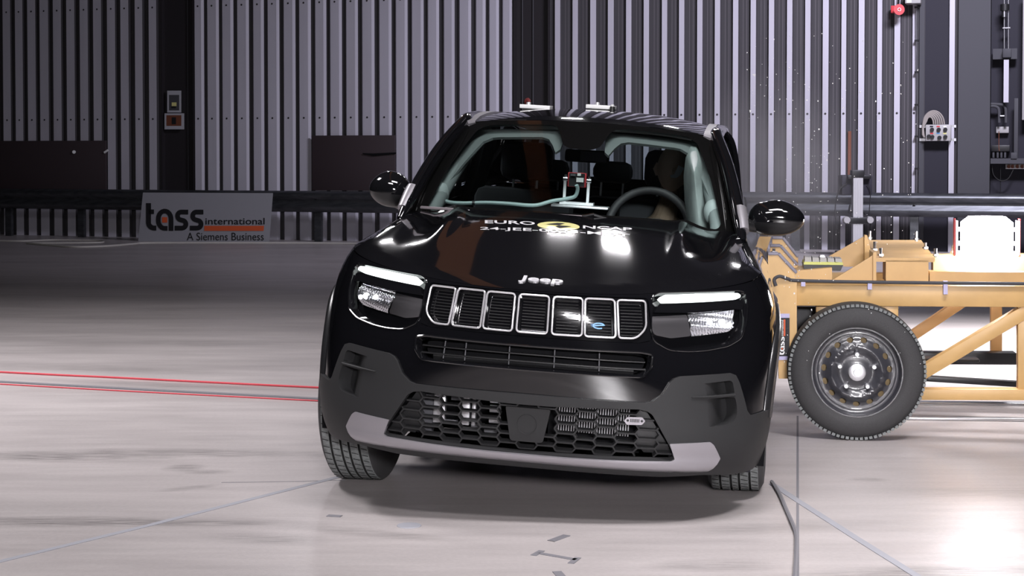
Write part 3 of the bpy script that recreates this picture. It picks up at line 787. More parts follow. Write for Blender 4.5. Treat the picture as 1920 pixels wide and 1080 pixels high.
tbuild('top_plate',M['orange'],topplate)
tbuild('gusset_plate',M['orange'],lambda m:tprism(m,[(1559,526),(1638,478),(1640,526)],.28,.30))
tbuild('end_plate',M['orange'],lambda m:tprism(m,[(1637,474),(1643,472),(1643,528),(1637,528)],.26,.50))
tbuild('gusset_plate',M['orange'],lambda m:tprism(m,[(1552,482),(1624,441),(1624,500),(1585,500),(1552,492)],.85,.87))
tbuild('end_plate',M['orange'],lambda m:tprism(m,[(1621,441),(1626,441),(1634,474),(1634,500),(1621,500)],.80,.86))
tbuild('deck_plate',M['orange'],lambda m:tprism(m,[(1488,508),(1560,502),(1560,527),(1490,527)],.28,.60))
# front ribs with grey edges
for i,d in enumerate((.14,.50,.85)):
    x_,y_=4*i,-15*i
    P0=[(1440+x_,476+y_),(1460+x_,476+y_),(1494+1.2*i,512+y_),(1494+1.2*i,535+y_*.5),(1440+x_,535+y_*.5)]
    if i: tbuild('front_rib',M['orange'],lambda m:tprism(m,P0,d,d+.03))
    tbuild('rib_edge',M['greyedge'],lambda m:(tbar(m,P0[0],P0[1],.014,d-.008,d+.05),tbar(m,P0[1],P0[2],.014,d-.008,d+.05)))
tbuild('front_plate',M['orange'],lambda m:tprism(m,[(1424,444),(1446,444),(1436,474),(1424,500)],.9,.95))
# threaded rods
for x,y0,y1,d in ((1631,433,450,.85),(1718,434,452,.85),(1640,453,472,.5),(1651,465,482,.28),(1735,455,468,.6),(1754,466,482,.28),(1787,460,476,.75),(1451,466,476,.3)):
    mb=MB(); a=tp(x,y0,d);b=tp(x,y1,d); mb.tube([a,b],.0075,8); q=b+(a-b)*.12; mb.tube([q,q+Vector((0,0,.010))],.014,6); mb.build('threaded_rod',M['steel'],tr)
# cable and tape tabs
mb=MB(); mb.tube(spline([tp(1455,536,.12),tp(1452,524,.12),tp(1462,518,.12),tp(1478,523,.13),tp(1495,526,.14),tp(1600,528.5,.14),tp(1760,530.5,.14),tp(2040,533,.14)],8),.008,8); mb.build('edge_cable',M['greydoor'],tr)
for x,y0,y1 in ((1506,525,537),(1631,527,543),(1773,527,552)):
    tbuild('tape_tab',M['tabs'],lambda m:tprism(m,[(x-4,y0),(x+4,y0),(x+4,y1),(x-4,y1)],.135,.165))
# axle, suspension block behind the wheel
tbuild('axle_block',M['blacksteel'],lambda m:(tprism(m,[(1556,565),(1645,570),(1680,600),(1690,620),(1550,620)],.32,.5),tprism(m,[(1495,575),(1535,575),(1545,700),(1495,700)],.45,.6)))
for x in (1578,1590,1604):
    mb=MB(); mb.lathe([(-.01,0),(-.01,.022),(.01,.022)],tp(x,562 if x!=1578 else 566,.31),'y',12); mb.build('bolt_head',M['alu'],tr)
tbuild('underframe',M['blacksteel'],lambda m:tbar(m,(1607,700),(1607,706),.12,.10,1.4))
# wheel (outer face towards camera)
WRr=.322
wh=bpy.data.objects.new('wheel',None); COL.objects.link(wh); wh.parent=tr; wh.location=tp(1607,699,-.02); wh.location.z=WRr
prof=[(.005,.205),(-.012,.215),(-.016,.245),(-.012,.285),(.006,.306),(.022,.316),(.05,.321),(.10,.322),(.15,.321),(.178,.316),(.194,.306),(.21,.285),(.215,.245),(.21,.215),(.195,.205)]
mb=MB(); mb.lathe(prof,(0,0,0),'y',96); ty=mb.build('tyre',M['rubber'],wh,ang=60)
mb=MB()
for k in range(90):
    a=2*PI*k/90; R_=Matrix.Rotation(-a,3,'Y')
    mb.box(R_@Vector((0,.012,.3125)),(.015,.028,.012),R_)
mb.build('shoulder_blocks',M['greydoor'] if 0 else M['tread'],ty)
# steel rim
rp=[(.0,.215),(-.006,.212),(-.006,.206),(.012,.200),(.030,.196),(.034,.188),(.030,.178)]
mb=MB(); mb.lathe(rp,(0,0,0),'y',64)
def dish(r): return smooth_tab([(.0,.020),(.04,.022),(.085,.030),(.108,.012),(.118,.006),(.130,.016),(.150,.030),(.172,.034),(.18,.032)],r)
def rimfn(u,v):
    r=math.hypot(u,v); return (u,dish(r),v)
holes=[]
for k in range(15):
    a=2*PI*k/15+.1; cc=(.152*math.cos(a),.152*math.sin(a)); e=[(cc[0]+.0125*math.cos(q)*math.cos(a)-.016*math.sin(q)*math.sin(a),cc[1]+.0125*math.cos(q)*math.sin(a)+.016*math.sin(q)*math.cos(a)) for q in [2*PI*j/12 for j in range(12)]]
    holes.append(e)
patch(mb,ellipse(0,0,.18,.18,48),rimfn,.014,holes,edge_sp=.02,flip=False,normals=False)
M['rim']=mat('black_rim_enamel',(.035,.035,.042),.3,0,coat=.6)
rim=mb.build('rim',M['rim'],wh,ang=50)
mb=MB(); mb.lathe([(.06,0),(.06,.19)],(0,0,0),'y',32); mb.lathe([(.06,.19),(.19,.2)],(0,0,0),'y',32); mb.build('brake_disc',M['hub'],wh)
mb=MB(); mb.lathe([(.03,.042),(-.004,.040),(-.008,.034),(-.008,.018),(-.016,.016),(-.016,0)],(0,0,0),'y',32); mb.build('hub_cap',M['alu'],wh)
for k in range(5):
    a=PI/2+2*PI*k/5; mb=MB(); mb.lathe([(.03,.012),(.006,.012),(.0,.009),(.0,0)],(.083*math.cos(a),0,.083*math.sin(a)),'y',12); mb.build('wheel_bolt',M['alu'],wh)
# sticker on the front post
st_=bpy.data.objects.new('sticker',None); COL.objects.link(st_); st_.parent=tr
def srect(m,x0,x1,y0,y1,d): m.add([tp(x0,y1,d),tp(x1,y1,d),tp(x1,y0,d),tp(x0,y0,d)],[(0,1,2,3)])
tbuild('black_field',M['blackprint'],lambda m:srect(m,1460,1480.5,596,668,.136),par=st_)
tbuild('lilac_end',M['tabs'],lambda m:srect(m,1460,1480.5,588,596,.135),par=st_); tbuild('lilac_end',M['tabs'],lambda m:srect(m,1460,1480.5,668,675,.135),par=st_)
def stf(x,y):  # zoom units of the logo -> rotated 90 deg
    u=(x-1010)/400.;v=(y-520)/190.
    return tp(1459.5+v*11.5,665-u*34,.130)
tass_logo(stf,st_,M['white'],M['orangeprint'],('sticker_letters','sticker_square'))
flat_text('international',0,1,0,1,lambda x,y:tp(1469-y*4.5,630-x*30,.130),st_,'sticker_word',M['white'],rel=lambda v:v)
tbuild('sticker_bar',M['orangeprint'],lambda m:srect(m,1469.5,1472.5,599,630,.131),par=st_)
flat_text('A Siemens Business',0,1,0,1,lambda x,y:tp(1478.5-y*4,640-x*40,.130),st_,'sticker_subtitle',M['greydoor'],rel=lambda v:v)
# device on the deck
dv=thing('battery_unit','low black device with yellowish cell tops lying on the trolley deck','device',TO,TY)
def dbuild(name,m,fn): mb=MB(); fn(mb); return mb.build(name,m,dv)
dbuild('base',M['blackplastic'],lambda m:(tprism(m,[(1506,496),(1581,497),(1576,508),(1508,506)],.34,.55),tprism(m,[(1523,505),(1560,506),(1558,522),(1526,521)],.36,.5)))
dbuild('yellow_layer',M['battery'],lambda m:tprism(m,[(1508,491),(1580,492),(1581,497),(1507,496)],.34,.56))
for i in range(5):
    x=1509+14.3*i; dbuild('cell_cap',M['box'],lambda m:tprism(m,[(x,482+i*.7),(x+12,482.5+i*.7),(x+13,492),(x,491)],.35,.5))
dbuild('top_bolt',M['steel'],lambda m:tprism(m,[(1538,478),(1546,478),(1547,483),(1537,483)],.4,.45))
# lamp on the trolley
LD=.62
lp=thing('work_lamp','intensely bright round work lamp standing on the trolley between two brackets','lamp',TO,TY)
def lbuild(name,m,fn,par=lp): mb=MB(); fn(mb); return mb.build(name,m,par)
lc=tp(1850,445,LD)
lbuild('lamp_face',M['lamp_on'],lambda m:m.lathe([(lc.z-.095,0),(lc.z-.095,.112),(lc.z-.08,.127),(lc.z+.075,.127),(lc.z+.105,.09),(lc.z+.105,0)],(lc.x,lc.y,0),'z',32))
lbuild('lamp_foot',M['alu'],lambda m:m.lathe([(lc.z-.14,.05),(lc.z-.095,.05)],(lc.x,lc.y,0),'z',20))
for sx in (-1,1):
    q=lc+Vector((sx*.150,0,0)); lbuild('bracket',M['alu'],lambda m:(m.box(q,(.01,.08,.17)),m.box(q+Vector((-sx*.012,0,.04)),(.03,.06,.02)),m.box(q+Vector((-sx*.012,0,-.03)),(.03,.06,.02)),m.box(q+Vector((-sx*.012,0,-.08)),(.03,.06,.02))))
    lbuild('red_edge',M['red'],lambda m:m.box(q+Vector((sx*.008,0,0)),(.005,.05,.19)))
# ============================================================ CAR
CX,CYW,YAW,ROLL,PITC=0.0237,5.694,-0.1438,0.0606,0.0181
MX=Matrix.Rotation(ROLL,3,'Y')@Matrix.Rotation(PITC,3,'X')
MI=MX.inverted(); RZ=Matrix.Rotation(YAW,3,'Z')
def B(p): return MX@Vector(p)
car=thing('car','glossy black compact SUV with seven slot grille hit on its side by the trolley','car',(CX,CYW,0),YAW)
def car_pt(px,py,y=None,x=None,z=None):
    """point of a plane y= / x= / z= in car body coordinates seen at a pixel"""
    o=MI@(RZ.inverted()@(CAMP-Vector((CX,CYW,0)))); d=MI@(RZ.inverted()@ray(px,py))
    if y is not None: t=(y-o.y)/d.y
    elif x is not None: t=(x-o.x)/d.x
    else: t=(z-o.z)/d.z
    return o+d*t
ZED=[(.05,.860),(.12,.866),(.2,.879),(.35,.902),(.6,.940),(.9,.985),(1.2,1.03),(1.6,1.05),(2.5,1.075),(3.6,1.10),(4.1,1.08)]
def zedge(y): return smooth_tab(ZED,y)
def drop(y): return .009+.013*max(0,min(1,(y-.12)/.4))
def ztop(s):
    z=.9
    for _ in range(6): y=P(s,z)[1]; z=zedge(y)-drop(y)
    return z
_XE=sorted([(P(s,ztop(s))[1],abs(P(s,ztop(s))[0])) for s in [i*.02 for i in range(2,190)]])
def xe(y): return lerp_tab(_XE,y)
def sstep(a,b,x):
    t=max(0,min(1,(x-a)/(b-a))); return t*t*(3-2*t)
_bd=[Vector(P(s,ztop(s))[:2]) for s in [i*.012 for i in range(-170,171)]]
_bs=[(a,b-a,(b-a).length_squared) for a,b in zip(_bd,_bd[1:])]
def _bdist(p):
    m=9.
    for a,d,l in _bs:
        q=p-a; t=max(0,min(1,q.dot(d)/l)); e=(q-d*t).length_squared
        if e<m: m=e
    return m**.5
def hood_z(x,y):
    zc=smooth_tab([(.05,.8605),(.12,.8685),(.2,.8865),(.4,.9345),(.6,.981),(.8,1.0265),(.95,1.0595),(1.1,1.086),(1.25,1.105)],y)
    a=min(1.,abs(x)/max(xe(y),.05)); ze=zedge(y)
    z=ze+(zc-ze)*(1-a**2.4)
    # creases fading to the front
    k=sstep(.40,.95,y)
    z+=k*(.012*math.exp(-((abs(x)-.475)/.035)**2)-.014*math.exp(-((abs(x)-.58)/.06)**2))
    p=Vector((x,y)); r=.07; d=_bdist(p) if (a>.85 or y<.35) else 1.
    if d<r: z-=drop(y)*(1-d/r)**2
    return z
def hoodfn(x,y): return (x,y,hood_z(x,y))
def body(name,m,polys,fn,sp=.03,holes=(),th=.006,par=None,edge_sp=None,flip=False,normals=True):
    mb=MB(B)
    for p in polys: patch(mb,p,fn,sp,holes,th,0,edge_sp,flip,normals=normals)
    return mb.build(name,m,par or car)
def off(o): return lambda s,z: P(s,z,o)
def mir(poly): return [(-x,y) for x,y in poly[::-1]]
def sym(half): return half+[(-x,y) for x,y in half[::-1]]   # half runs from centre to centre on +x side
# ---- hood
def cowl_y(x): return 1.035+.16*(abs(x)/.72)**2
edge=[]
s_=0.
while True:
    z=ztop(s_); p=P(s_,z)
    if p[1]>cowl_y(p[0])+.0: break
    edge.append((p[0],p[1])); s_+=.02
edge.append((edge[-1][0],cowl_y(edge[-1][0])))
def inset(poly,d):
    out=[];n=len(poly)
    for i in range(n):
        a=Vector(poly[i-1]);b=Vector(poly[(i+1)%n]);t=(b-a).normalized()
        out.append((poly[i][0]-t.y*d,poly[i][1]+t.x*d))
    return out
half=[(x,y+.0045*(1-min(1,x/.5)))for x,y in edge]
half=[(max(0,x-.004*min(1,x/.4)),y) for x,y in half]
rear=[(x*half[-1][0],cowl_y(x*half[-1][0])) for x in (.93,.8,.65,.5,.35,.2,.1)]
hp=half+rear; full=hp+[(-x,y) for x,y in (hp[::-1])if x>1e-6]
body('hood',M['paint'],[full],hoodfn,.035,th=.012,edge_sp=.018)
# ---- front bumper cover (painted), with holes
HLo=[(.467,.853),(.505,.868),(.70,.872),(.915,.874),(.95,.866),(.925,.81),(.898,.765),(.873,.735),(.845,.705),(.77,.680),(.66,.667),(.588,.664),(.513,.668),(.452,.70),(.447,.75)]
HLr=rnd(HLo,.02)
GRo=[(-.449,.848),(.449,.848),(.447,.70),(.40,.69),(-.40,.69),(-.447,.70)]
INo=rnd([(.445,.650),(.437,.606),(.405,.572),(-.405,.572),(-.437,.606),(-.445,.650),(-.40,.658),(.40,.658)],.012)
CLt=[(0,.483),(.42,.481),(.442,.487),(.476,.512),(.503,.556),(.520,.570),(.545,.578),(.65,.583),(.745,.586),(.772,.577),(.785,.55),(.80,.50),(.815,.448),(.828,.432),(.85,.429),(.94,.432),(1.0,.436)]
def lower(poly,d): return [(x,z-d) for x,z in poly]
def ztab(s0,s1,d,k=14): return [(s0+(s1-s0)*i/k,ztop(s0+(s1-s0)*i/k)-d) for i in range(k+1)]
topb=ztab(0,1.05,.0,24)
bh=[(0,.46)]+lower(CLt,.015)[1:]+[(1.0,.44),(1.05,.50),(1.05,.60)]+topb[::-1]
bp=bh+[(-x,z) for x,z in bh[::-1] if x>1e-6]
GRr=rnd(GRo[::-1] if 0 else GRo,.012)
def bulge(s,z,o=0.):
    return P(s,z,o)
body('front_bumper',M['paint'],[bp],off(0.),.03,holes=[HLr,mir(HLr),GRr,INo],th=.02,edge_sp=.018)
# ---- grille panel with seven slots
def rr(x0,x1,z0,z1,r,ch=0): 
    return rnd([(x0,z0),(x1,z0),(x1,z1),(x0,z1)],r)
slots=[rr(-.056,.056,.706,.839,.014)]
for a,b in ((.072,.182),(.192,.307)): slots+= [rr(a,b,.706,.839,.014),rr(-b,-a,.706,.839,.014)]
o7=rnd([(.319,.706),(.385,.706),(.426,.742),(.436,.838),(.319,.838)],[.012,.02,.02,.014,.014]); slots+=[o7,mir(o7)]
gr=bpy.data.objects.new('grille',None); COL.objects.link(gr); gr.parent=car
body('grille_panel',M['gloss'],[[(x*.995,(z-.77)*.985+.77) for x,z in GRo]],off(-.004),.03,holes=slots,th=.015,par=gr,edge_sp=.012)
for sl in slots:
    c=sum(x for x,_ in sl)/len(sl)
    body('slot_backing',M['gloss'],[sl],off(-.022),.04,th=.003,par=gr)
    mb=MB(B); mb.tube([P(x,z,.002) for x,z in sl],.0038,8,closed=True); mb.build('slot_ring',M['chrome'],gr)
    x0=min(x for x,_ in sl)+.014;x1=max(x for x,_ in sl)-.014
    mb=MB(B)
    for k in range(11):
        z=.716+.0112*k; a=x0;b=x1
        if c>.35 and z<.74: b=x1-(.742-z)*1.1
        if c<-.35 and z<.74: a=x0+(.742-z)*1.1
        mb.tube([P(a+(b-a)*t/4,z,-.018) for t in range(5)],.0016,5)
    mb.build('slot_lines',M['blackplastic'],gr)
# e badge in the sixth slot
mb=MB(B); pts=[(.225,.747)]+[(.247+.022*math.cos(math.radians(a)),.7455+.009*math.sin(math.radians(a))) for a in range(10,330,20)]
vs,fs=ribbon([(.228,.7455),(.264,.7485)]+[(.246+.022*math.cos(math.radians(a)),.7455+.0095*math.sin(math.radians(a))) for a in range(15,320,18)],.0045); mb.add([P(x,z,-.012) for x,z in vs],fs)
for i in range(3):
    vs,fs=ribbon([(.214+i*.002,.7505-i*.0045),(.228,.7505-i*.0045)],.0015); mb.add([P(x,z,-.012) for x,z in vs],fs)
mb.build('letter_e_badge',M['blueprint'],gr,smooth=False,recalc=False)
# ---- headlights
def arm(poly,f): return [(f(x),z) for x,z in poly]
for sg,nm in ((1,'left'),(-1,'right')):
    hl=bpy.data.objects.new('headlight',None); COL.objects.link(hl); hl.parent=car
    S=(lambda q:[(x*sg,z) for x,z in (q if sg>0 else q[::-1])])
    body('housing',M['gloss'],[S(HLr)],off(-.035),.04,th=.01,par=hl)
    # sloping rim from the body surface into the housing
    mb=MB(B); L_=resample(S(HLr),.02); n=len(L_); cxm=sum(p[0] for p in L_)/n; czm=sum(p[1] for p in L_)/n
    inn=[(cxm+(x-cxm)*.965,czm+(z-czm)*.88) for x,z in L_]
    vs=[P(x,z,.001) for x,z in L_]+[P(x,z,-.033) for x,z in inn]
    mb.add(vs,[(i,(i+1)%n,n+(i+1)%n,n+i) for i in range(n)]); mb.build('rim',M['gloss'],hl)
    mb=MB(B); mb.tube([P(x,z,.001) for x,z in L_],.003,6,closed=True); mb.build('edge_bead',M['gloss'],hl)
    D=[(.499,.850),(.530,.860),(.70,.8655),(.86,.8665),(.905,.864),(.914,.857),(.905,.849),(.86,.845),(.70,.840),(.560,.834),(.515,.833)]
    body('daytime_light',M['drl'],[S(rnd(D,.003))],off(.001),.03,th=.02,par=hl,edge_sp=.02)
    # upper lid between light bar and lamp
    body('lid',M['gloss'],[S(rnd([(.47,.80),(.50,.832),(.70,.838),(.90,.845),(.925,.835),(.90,.806),(.855,.812),(.66,.801)],.006))],off(-.006),.03,th=.02,par=hl)
    Bd=[(.459,.790),(.66,.799),(.862,.810),(.855,.772),(.835,.748),(.801,.733),(.66,.722),(.534,.712),(.470,.722),(.455,.745)]
    body('smoked_cover',M['lampgrey'],[S(rnd([(.459,.788),(.625,.797),(.625,.721),(.534,.712),(.470,.722),(.455,.745)],.01))],off(-.022),.03,th=.008,par=hl)
    # fluted reflector
    def flute(s,z):
        ph=(s*sg)*2*PI/.0135
        return P(s,z,-.020+.0045*math.sin(ph+3*math.sin(z*60))+.006*math.cos(z*75+s*9))
    mb=MB(B); patch(mb,S([(.627,.798),(.862,.810),(.855,.772),(.835,.748),(.801,.733),(.627,.720)]),flute,.0042,(),0,0,.0042); mb.build('fluted_reflector',M['reflector'],hl)
    for xx,zz,r_ in ((.775,.765,.013),(.715,.768,.010),(.81,.757,.009)):
        c=Vector(P(xx*sg,zz,-.008)); mb=MB(B); mb.lathe([(-.002,0),(-.001,r_),(.004,r_)],c,'y',10); mb.build('lit_element',M['led'],hl)
    body('clear_lens',M['lens'],[S(rnd(Bd,.008))],off(-.004),.03,th=0,par=hl)
# ---- upper intake
it=bpy.data.objects.new('upper_intake',None); COL.objects.link(it); it.parent=car
mb=MB(B); L_=resample(INo,.03); n=len(L_); 
inn=[(x*.975,.611+(z-.611)*.80) for x,z in L_]
mb.add([P(x,z,.004) for x,z in L_]+[P(x,z,-.03) for x,z in inn],[(i,(i+1)%n,n+(i+1)%n,n+i) for i in range(n)]); mb.tube([P(x,z,.003) for x,z in L_],.005,6,closed=True); mb.build('intake_frame',M['gloss'],it)
mb=MB(B); patch(mb,[(x*.98,.611+(z-.611)*.82) for x,z in INo],off(-.075),.05); mb.build('intake_back',M['matte'],it)
for z in (.598,.625):
    mb=MB(B); mb.tube([P(-.42+.84*t/30,z,-.022) for t in range(31)],.004,6,flat=(1,2)); mb.build('slat',M['blackplastic'],it)
for s in (-.33,-.246,-.08,.086,.250):
    mb=MB(B); mb.tube([P(s,.582,-.02),P(s,.648,-.02)],.0022,6); mb.build('upright_bar',M['greyplastic'],it)
mb=MB(B); mb.tube([P(-.38+.76*t/20,.588,-.05) for t in range(21)],.012,8); mb.build('inner_pipe',M['blackplastic'],it)
# ---- lower cladding
GLo=[(0,.446),(.09,.447),(.275,.454),(.393,.457),(.425,.452),(.445,.438),(.49,.362),(.535,.288),(.525,.279),(.30,.273),(0,.268)]
GLf=GLo+[(-x,z) for x,z in GLo[::-1] if x>1e-6]
GLf=rnd(GLf,.006)
FU=rnd([(.630,.552),(.742,.560),(.752,.553),(.757,.513),(.640,.507)],.006)
FL=rnd([(.640,.498),(.757,.502),(.764,.47),(.762,.436),(.745,.412),(.705,.403),(.640,.398)],.012)
def archs(r,a0,a1,n=16):
    """arc of the front wheel arch in (s,z)"""
    sc_=S0+(.84-CY)
    return [(sc_+r*math.cos(math.radians(a0+(a1-a0)*i/n)),.345+r*math.sin(math.radians(a0+(a1-a0)*i/n))) for i in range(n+1)]
AR=.395
la=archs(AR,197,166,6)   # lower front part of the arch
ch=CLt+[(1.0,.437)]+[(la[-1][0],la[-1][1])]+la[::-1][1:]+[(.96,.212),(.80,.214),(.67,.222),(.525,.212),(.15,.212),(0,.212)]
cp=ch+[(-x,z) for x,z in ch[::-1] if x>1e-6]
def clfn(o):
    def f(s,z):
        # top lip rolls towards the painted part
        return P(s,z,o)
    return f
cl=body('lower_bumper',M['clad'],[cp],clfn(.012),.03,holes=[GLf,FU,mir(FU),FL,mir(FL)],th=.02,edge_sp=.015)
for sg in (1,-1):
    for q,dd,z0,z1 in ((FU,.045,.507,.56),(FL,.055,.398,.502)):
        pl=[(x*sg,z) for x,z in (q if sg>0 else q[::-1])]
        a=min(abs(x) for x,_ in pl);b=max(abs(x) for x,_ in pl)
        def f(s,z,a=a,b=b,dd=dd): return P(s,z,.011-dd*sstep(a,b-.02,abs(s)))
        body('vent_recess',M['clad'],[pl],f,.012,th=.0,par=cl)
        mb=MB(B);L_=resample(pl,.012);n=len(L_)
        mb.add([P(x,z,.0115) for x,z in L_]+[f(x,z) for x,z in L_],[(i,(i+1)%n,n+(i+1)%n,n+i) for i in range(n)]); mb.build('vent_wall',M['clad'],cl)
    mb=MB(B); mb.tube([P(s*sg,.5045+ (s-.6)*.02,.016) for s in (.58,.64,.70,.755)],[.002,.004,.005,.004],6); mb.build('vent_rib',M['clad'],cl)
# ---- lower grille honeycomb
lg=bpy.data.objects.new('lower_grille',None); COL.objects.link(lg); lg.parent=car
def inG(p): return inside(p,GLf)
hw,hh=.036,.0185   # half pitch
segs=[]
for i in range(-16,17):
    for j in range(-8,9):
        cxx=i*.0725; czz=.363+j*.035+(.0175 if i%2 else 0)
        hx=[(cxx-.030,czz),(cxx-.0175-.004,czz+.0175),(cxx+.0215,czz+.0175),(cxx+.030+.012,czz)]
        L0=(cxx-.0425,czz);TL=(cxx-.030,czz+.0175);TR=(cxx+.030,czz+.0175);R0=(cxx+.0425,czz)
        BL=(cxx-.030,czz-.0175);BR=(cxx+.030,czz-.0175)
        for a,b in ((TL,TR),(TR,R0),(R0,BR)): segs.append((a,b))
RAD=rnd([(-.082,.432),(.084,.432),(.080,.40),(.064,.312),(.055,.306),(-.055,.306),(-.063,.312)],.008)
mb=MB(B)
for a,b in segs:
    m_=((a[0]+b[0])/2,(a[1]+b[1])/2)
    if not (inG(a) and inG(b)) :
        if not inG(m_): continue
        t=[ (a[0]+(b[0]-a[0])*k/6,a[1]+(b[1]-a[1])*k/6) for k in range(7)]
        t=[q for q in t if inG(q)]
        if len(t)<2: continue
        a,b=t[0],t[-1]
    if inside(m_,RAD): continue
    A0=Vector(P(*a,-.006));A1=Vector(P(*a,-.034));B0=Vector(P(*b,-.006));B1=Vector(P(*b,-.034))
    d=(B0-A0).normalized();nr=(A0-A1).normalized();w_=d.cross(nr)*.0028
    mb.add([A0-w_,A0+w_,B0+w_,B0-w_,A1-w_,A1+w_,B1+w_,B1-w_],[(0,1,2,3),(0,4,5,1),(1,5,6,2),(2,6,7,3),(3,7,4,0)])
mb.build('honeycomb_mesh',M['clad'],lg,smooth=False)
for sg in (1,-1):
    pl=[(.425*sg,.452),(.535*sg,.286),(.435*sg,.283),(.40*sg,.32),(.40*sg,.44)]
    mb=MB(B); patch(mb,pl if sg<0 else pl[::-1],off(-.03),.03); mb.build('blanking_plate',M['blackplastic'],lg)
body('radar_cover',M['clad'],[RAD],off(.002),.03,th=.03,par=lg,edge_sp=.02)
mb=MB(B); mb.tube([P(.0+.036*math.cos(a),.372+.036*math.sin(a),.003) for a in [2*PI*k/28 for k in range(28)]],.0012,5,closed=True); mb.build('cover_ring',M['clad'],lg)
# small vehicle face badge hooked on the mesh
bg=bpy.data.objects.new('badge_plate',None); COL.objects.link(bg); bg.parent=car
body('plate',M['silver'],[rnd([(.349,.411),(.360,.425),(.412,.427),(.423,.413),(.412,.399),(.360,.397)],.004)],off(.0),.02,th=.008,par=bg)
mb=MB(B)
for x in (.362,.411): add2d(mb,ellipse(x,.413,.0045,.0045,12),[tuple(range(12))],lambda u,v:P(u,v,.0012))
for k in range(7): add2d(mb,[(.3705+k*.0048,.4075),(.3733+k*.0048,.4075),(.3733+k*.0048,.4195),(.3705+k*.0048,.4195)],[(0,1,2,3)],lambda u,v:P(u,v,.0012))
mb.build('face_pattern',M['blackprint'],bg,smooth=False,recalc=False)
# ---- skid plate
SK=[(0,.268),(.15,.268),(.30,.272),(.45,.277),(.525,.279),(.535,.285),(.524,.305),(.508,.338),(.56,.341),(.648,.3455),(.662,.335),(.698,.287),(.672,.238),(.60,.231),(.525,.226),(.30,.226),(0,.226)]
SKf=SK+[(-x,z) for x,z in SK[::-1] if x>1e-6]
def skfn(s,z):
    k=math.exp(-((z-.262)/.022)**2)*.010
    return P(s,z,.016+k-.012*sstep(.245,.222,z))
body('skid_plate',M['silver'],[rnd(SKf,.004)],skfn,.016,th=.014,edge_sp=.016)
# ---- under lip, dark boxes added to stop light leaks, radiator behind the mesh
ins=bpy.data.objects.new('engine_bay',None); COL.objects.link(ins); ins.parent=car
mb=MB(B)
mb.box((0,.62,.55),(1.30,.5,.56)); mb.box((0,2.3,.30),(1.50,3.0,.10)); mb.box((0,.36,.225),(1.0,.4,.01))
mb.build('bay_light_block',M['matte'],ins)
def ipart(name,m,fn): mb=MB(B); fn(mb); return mb.build(name,m,ins)
ipart('radiator',M['steel'],lambda m:[m.box((.10+.0095*k,.205,.39),(.004,.01,.12)) for k in range(28)])
ipart('radiator_frame',M['matte'],lambda m:m.box((.23,.225,.37),(.34,.02,.2)))
for x,w_ in ((-.245,.03),(-.215,.016),(-.345,.045)): ipart('front_bracket',M['alu'],lambda m:m.box((x,.19,.39),(w_,.03,.13),bev=.004))
for z in (.43,.395,.355): ipart('hose_clamp',M['alu'],lambda m:m.tube([(-.155,.18,z),(-.115,.18,z)],.014,12))
ipart('coolant_tank',M['greydoor'],lambda m:m.box((-.40,.20,.36),(.07,.05,.16),bev=.015))
for x,z in ((-.30,.33),(-.20,.325),(-.15,.31),(-.28,.42)): ipart('bracket_piece',M['greyplastic'],lambda m:m.box((x,.2,z),(.05,.02,.016),bev=.003))
# mud guards (blueish flap in front of the tyre)
for sg in (1,-1):
    mb=MB(B); mb.box((.70*sg,.47,.205),(.22,.02,.05),bev=.004); mb.build('air_deflector',M['greypanel'],car)
# ---- fenders (painted) and side panels
def side(name,half,m,o=0.,sp=.04,th=.006,holes=()):
    for sg in (1,-1):
        pl=[(x*sg,z) for x,z in (half if sg>0 else half[::-1])]
        hs=[[(x*sg,z) for x,z in (h if sg>0 else h[::-1])] for h in holes]
        body(name,m,[pl],off(o),sp,holes=hs,th=th)
Y=lambda y:S0+(y-CY)
arch_f=archs(.43,178,12,14)
def rarch(r,a0,a1,n=14): return [(Y(3.40)+r*math.cos(math.radians(a0+(a1-a0)*i/n)),.345+r*math.sin(math.radians(a0+(a1-a0)*i/n))) for i in range(n+1)]
def tp_edge(s0,s1,k=12): return [(s,ztop(s)) for s in [s1+(s0-s1)*i/k for i in range(k+1)]]
fend=[(1.053,.44)]+[p for p in arch_f if p[0]>1.054 and p[1]>.44]+[(Y(1.37),.44)]+tp_edge(1.053,Y(1.37))
side('front_fender',fend,M['paint'],sp=.035)
side('front_door',[(Y(1.378),.40),(Y(2.35),.40)]+tp_edge(Y(1.378),Y(2.35)),M['paint'])
rd=[(Y(2.358),.40)]+[(Y(2.95),.40)]+[p for p in rarch(.44,160,100) if p[0]<Y(3.25)]+tp_edge(Y(2.358),Y(3.25))
side('rear_door',rd,M['paint'])
rq=[p for p in rarch(.43,96,14) if p[0]>Y(3.262)]+[(Y(4.02),.45)]+tp_edge(Y(3.262),Y(4.02))
side('rear_fender',rq,M['paint'])
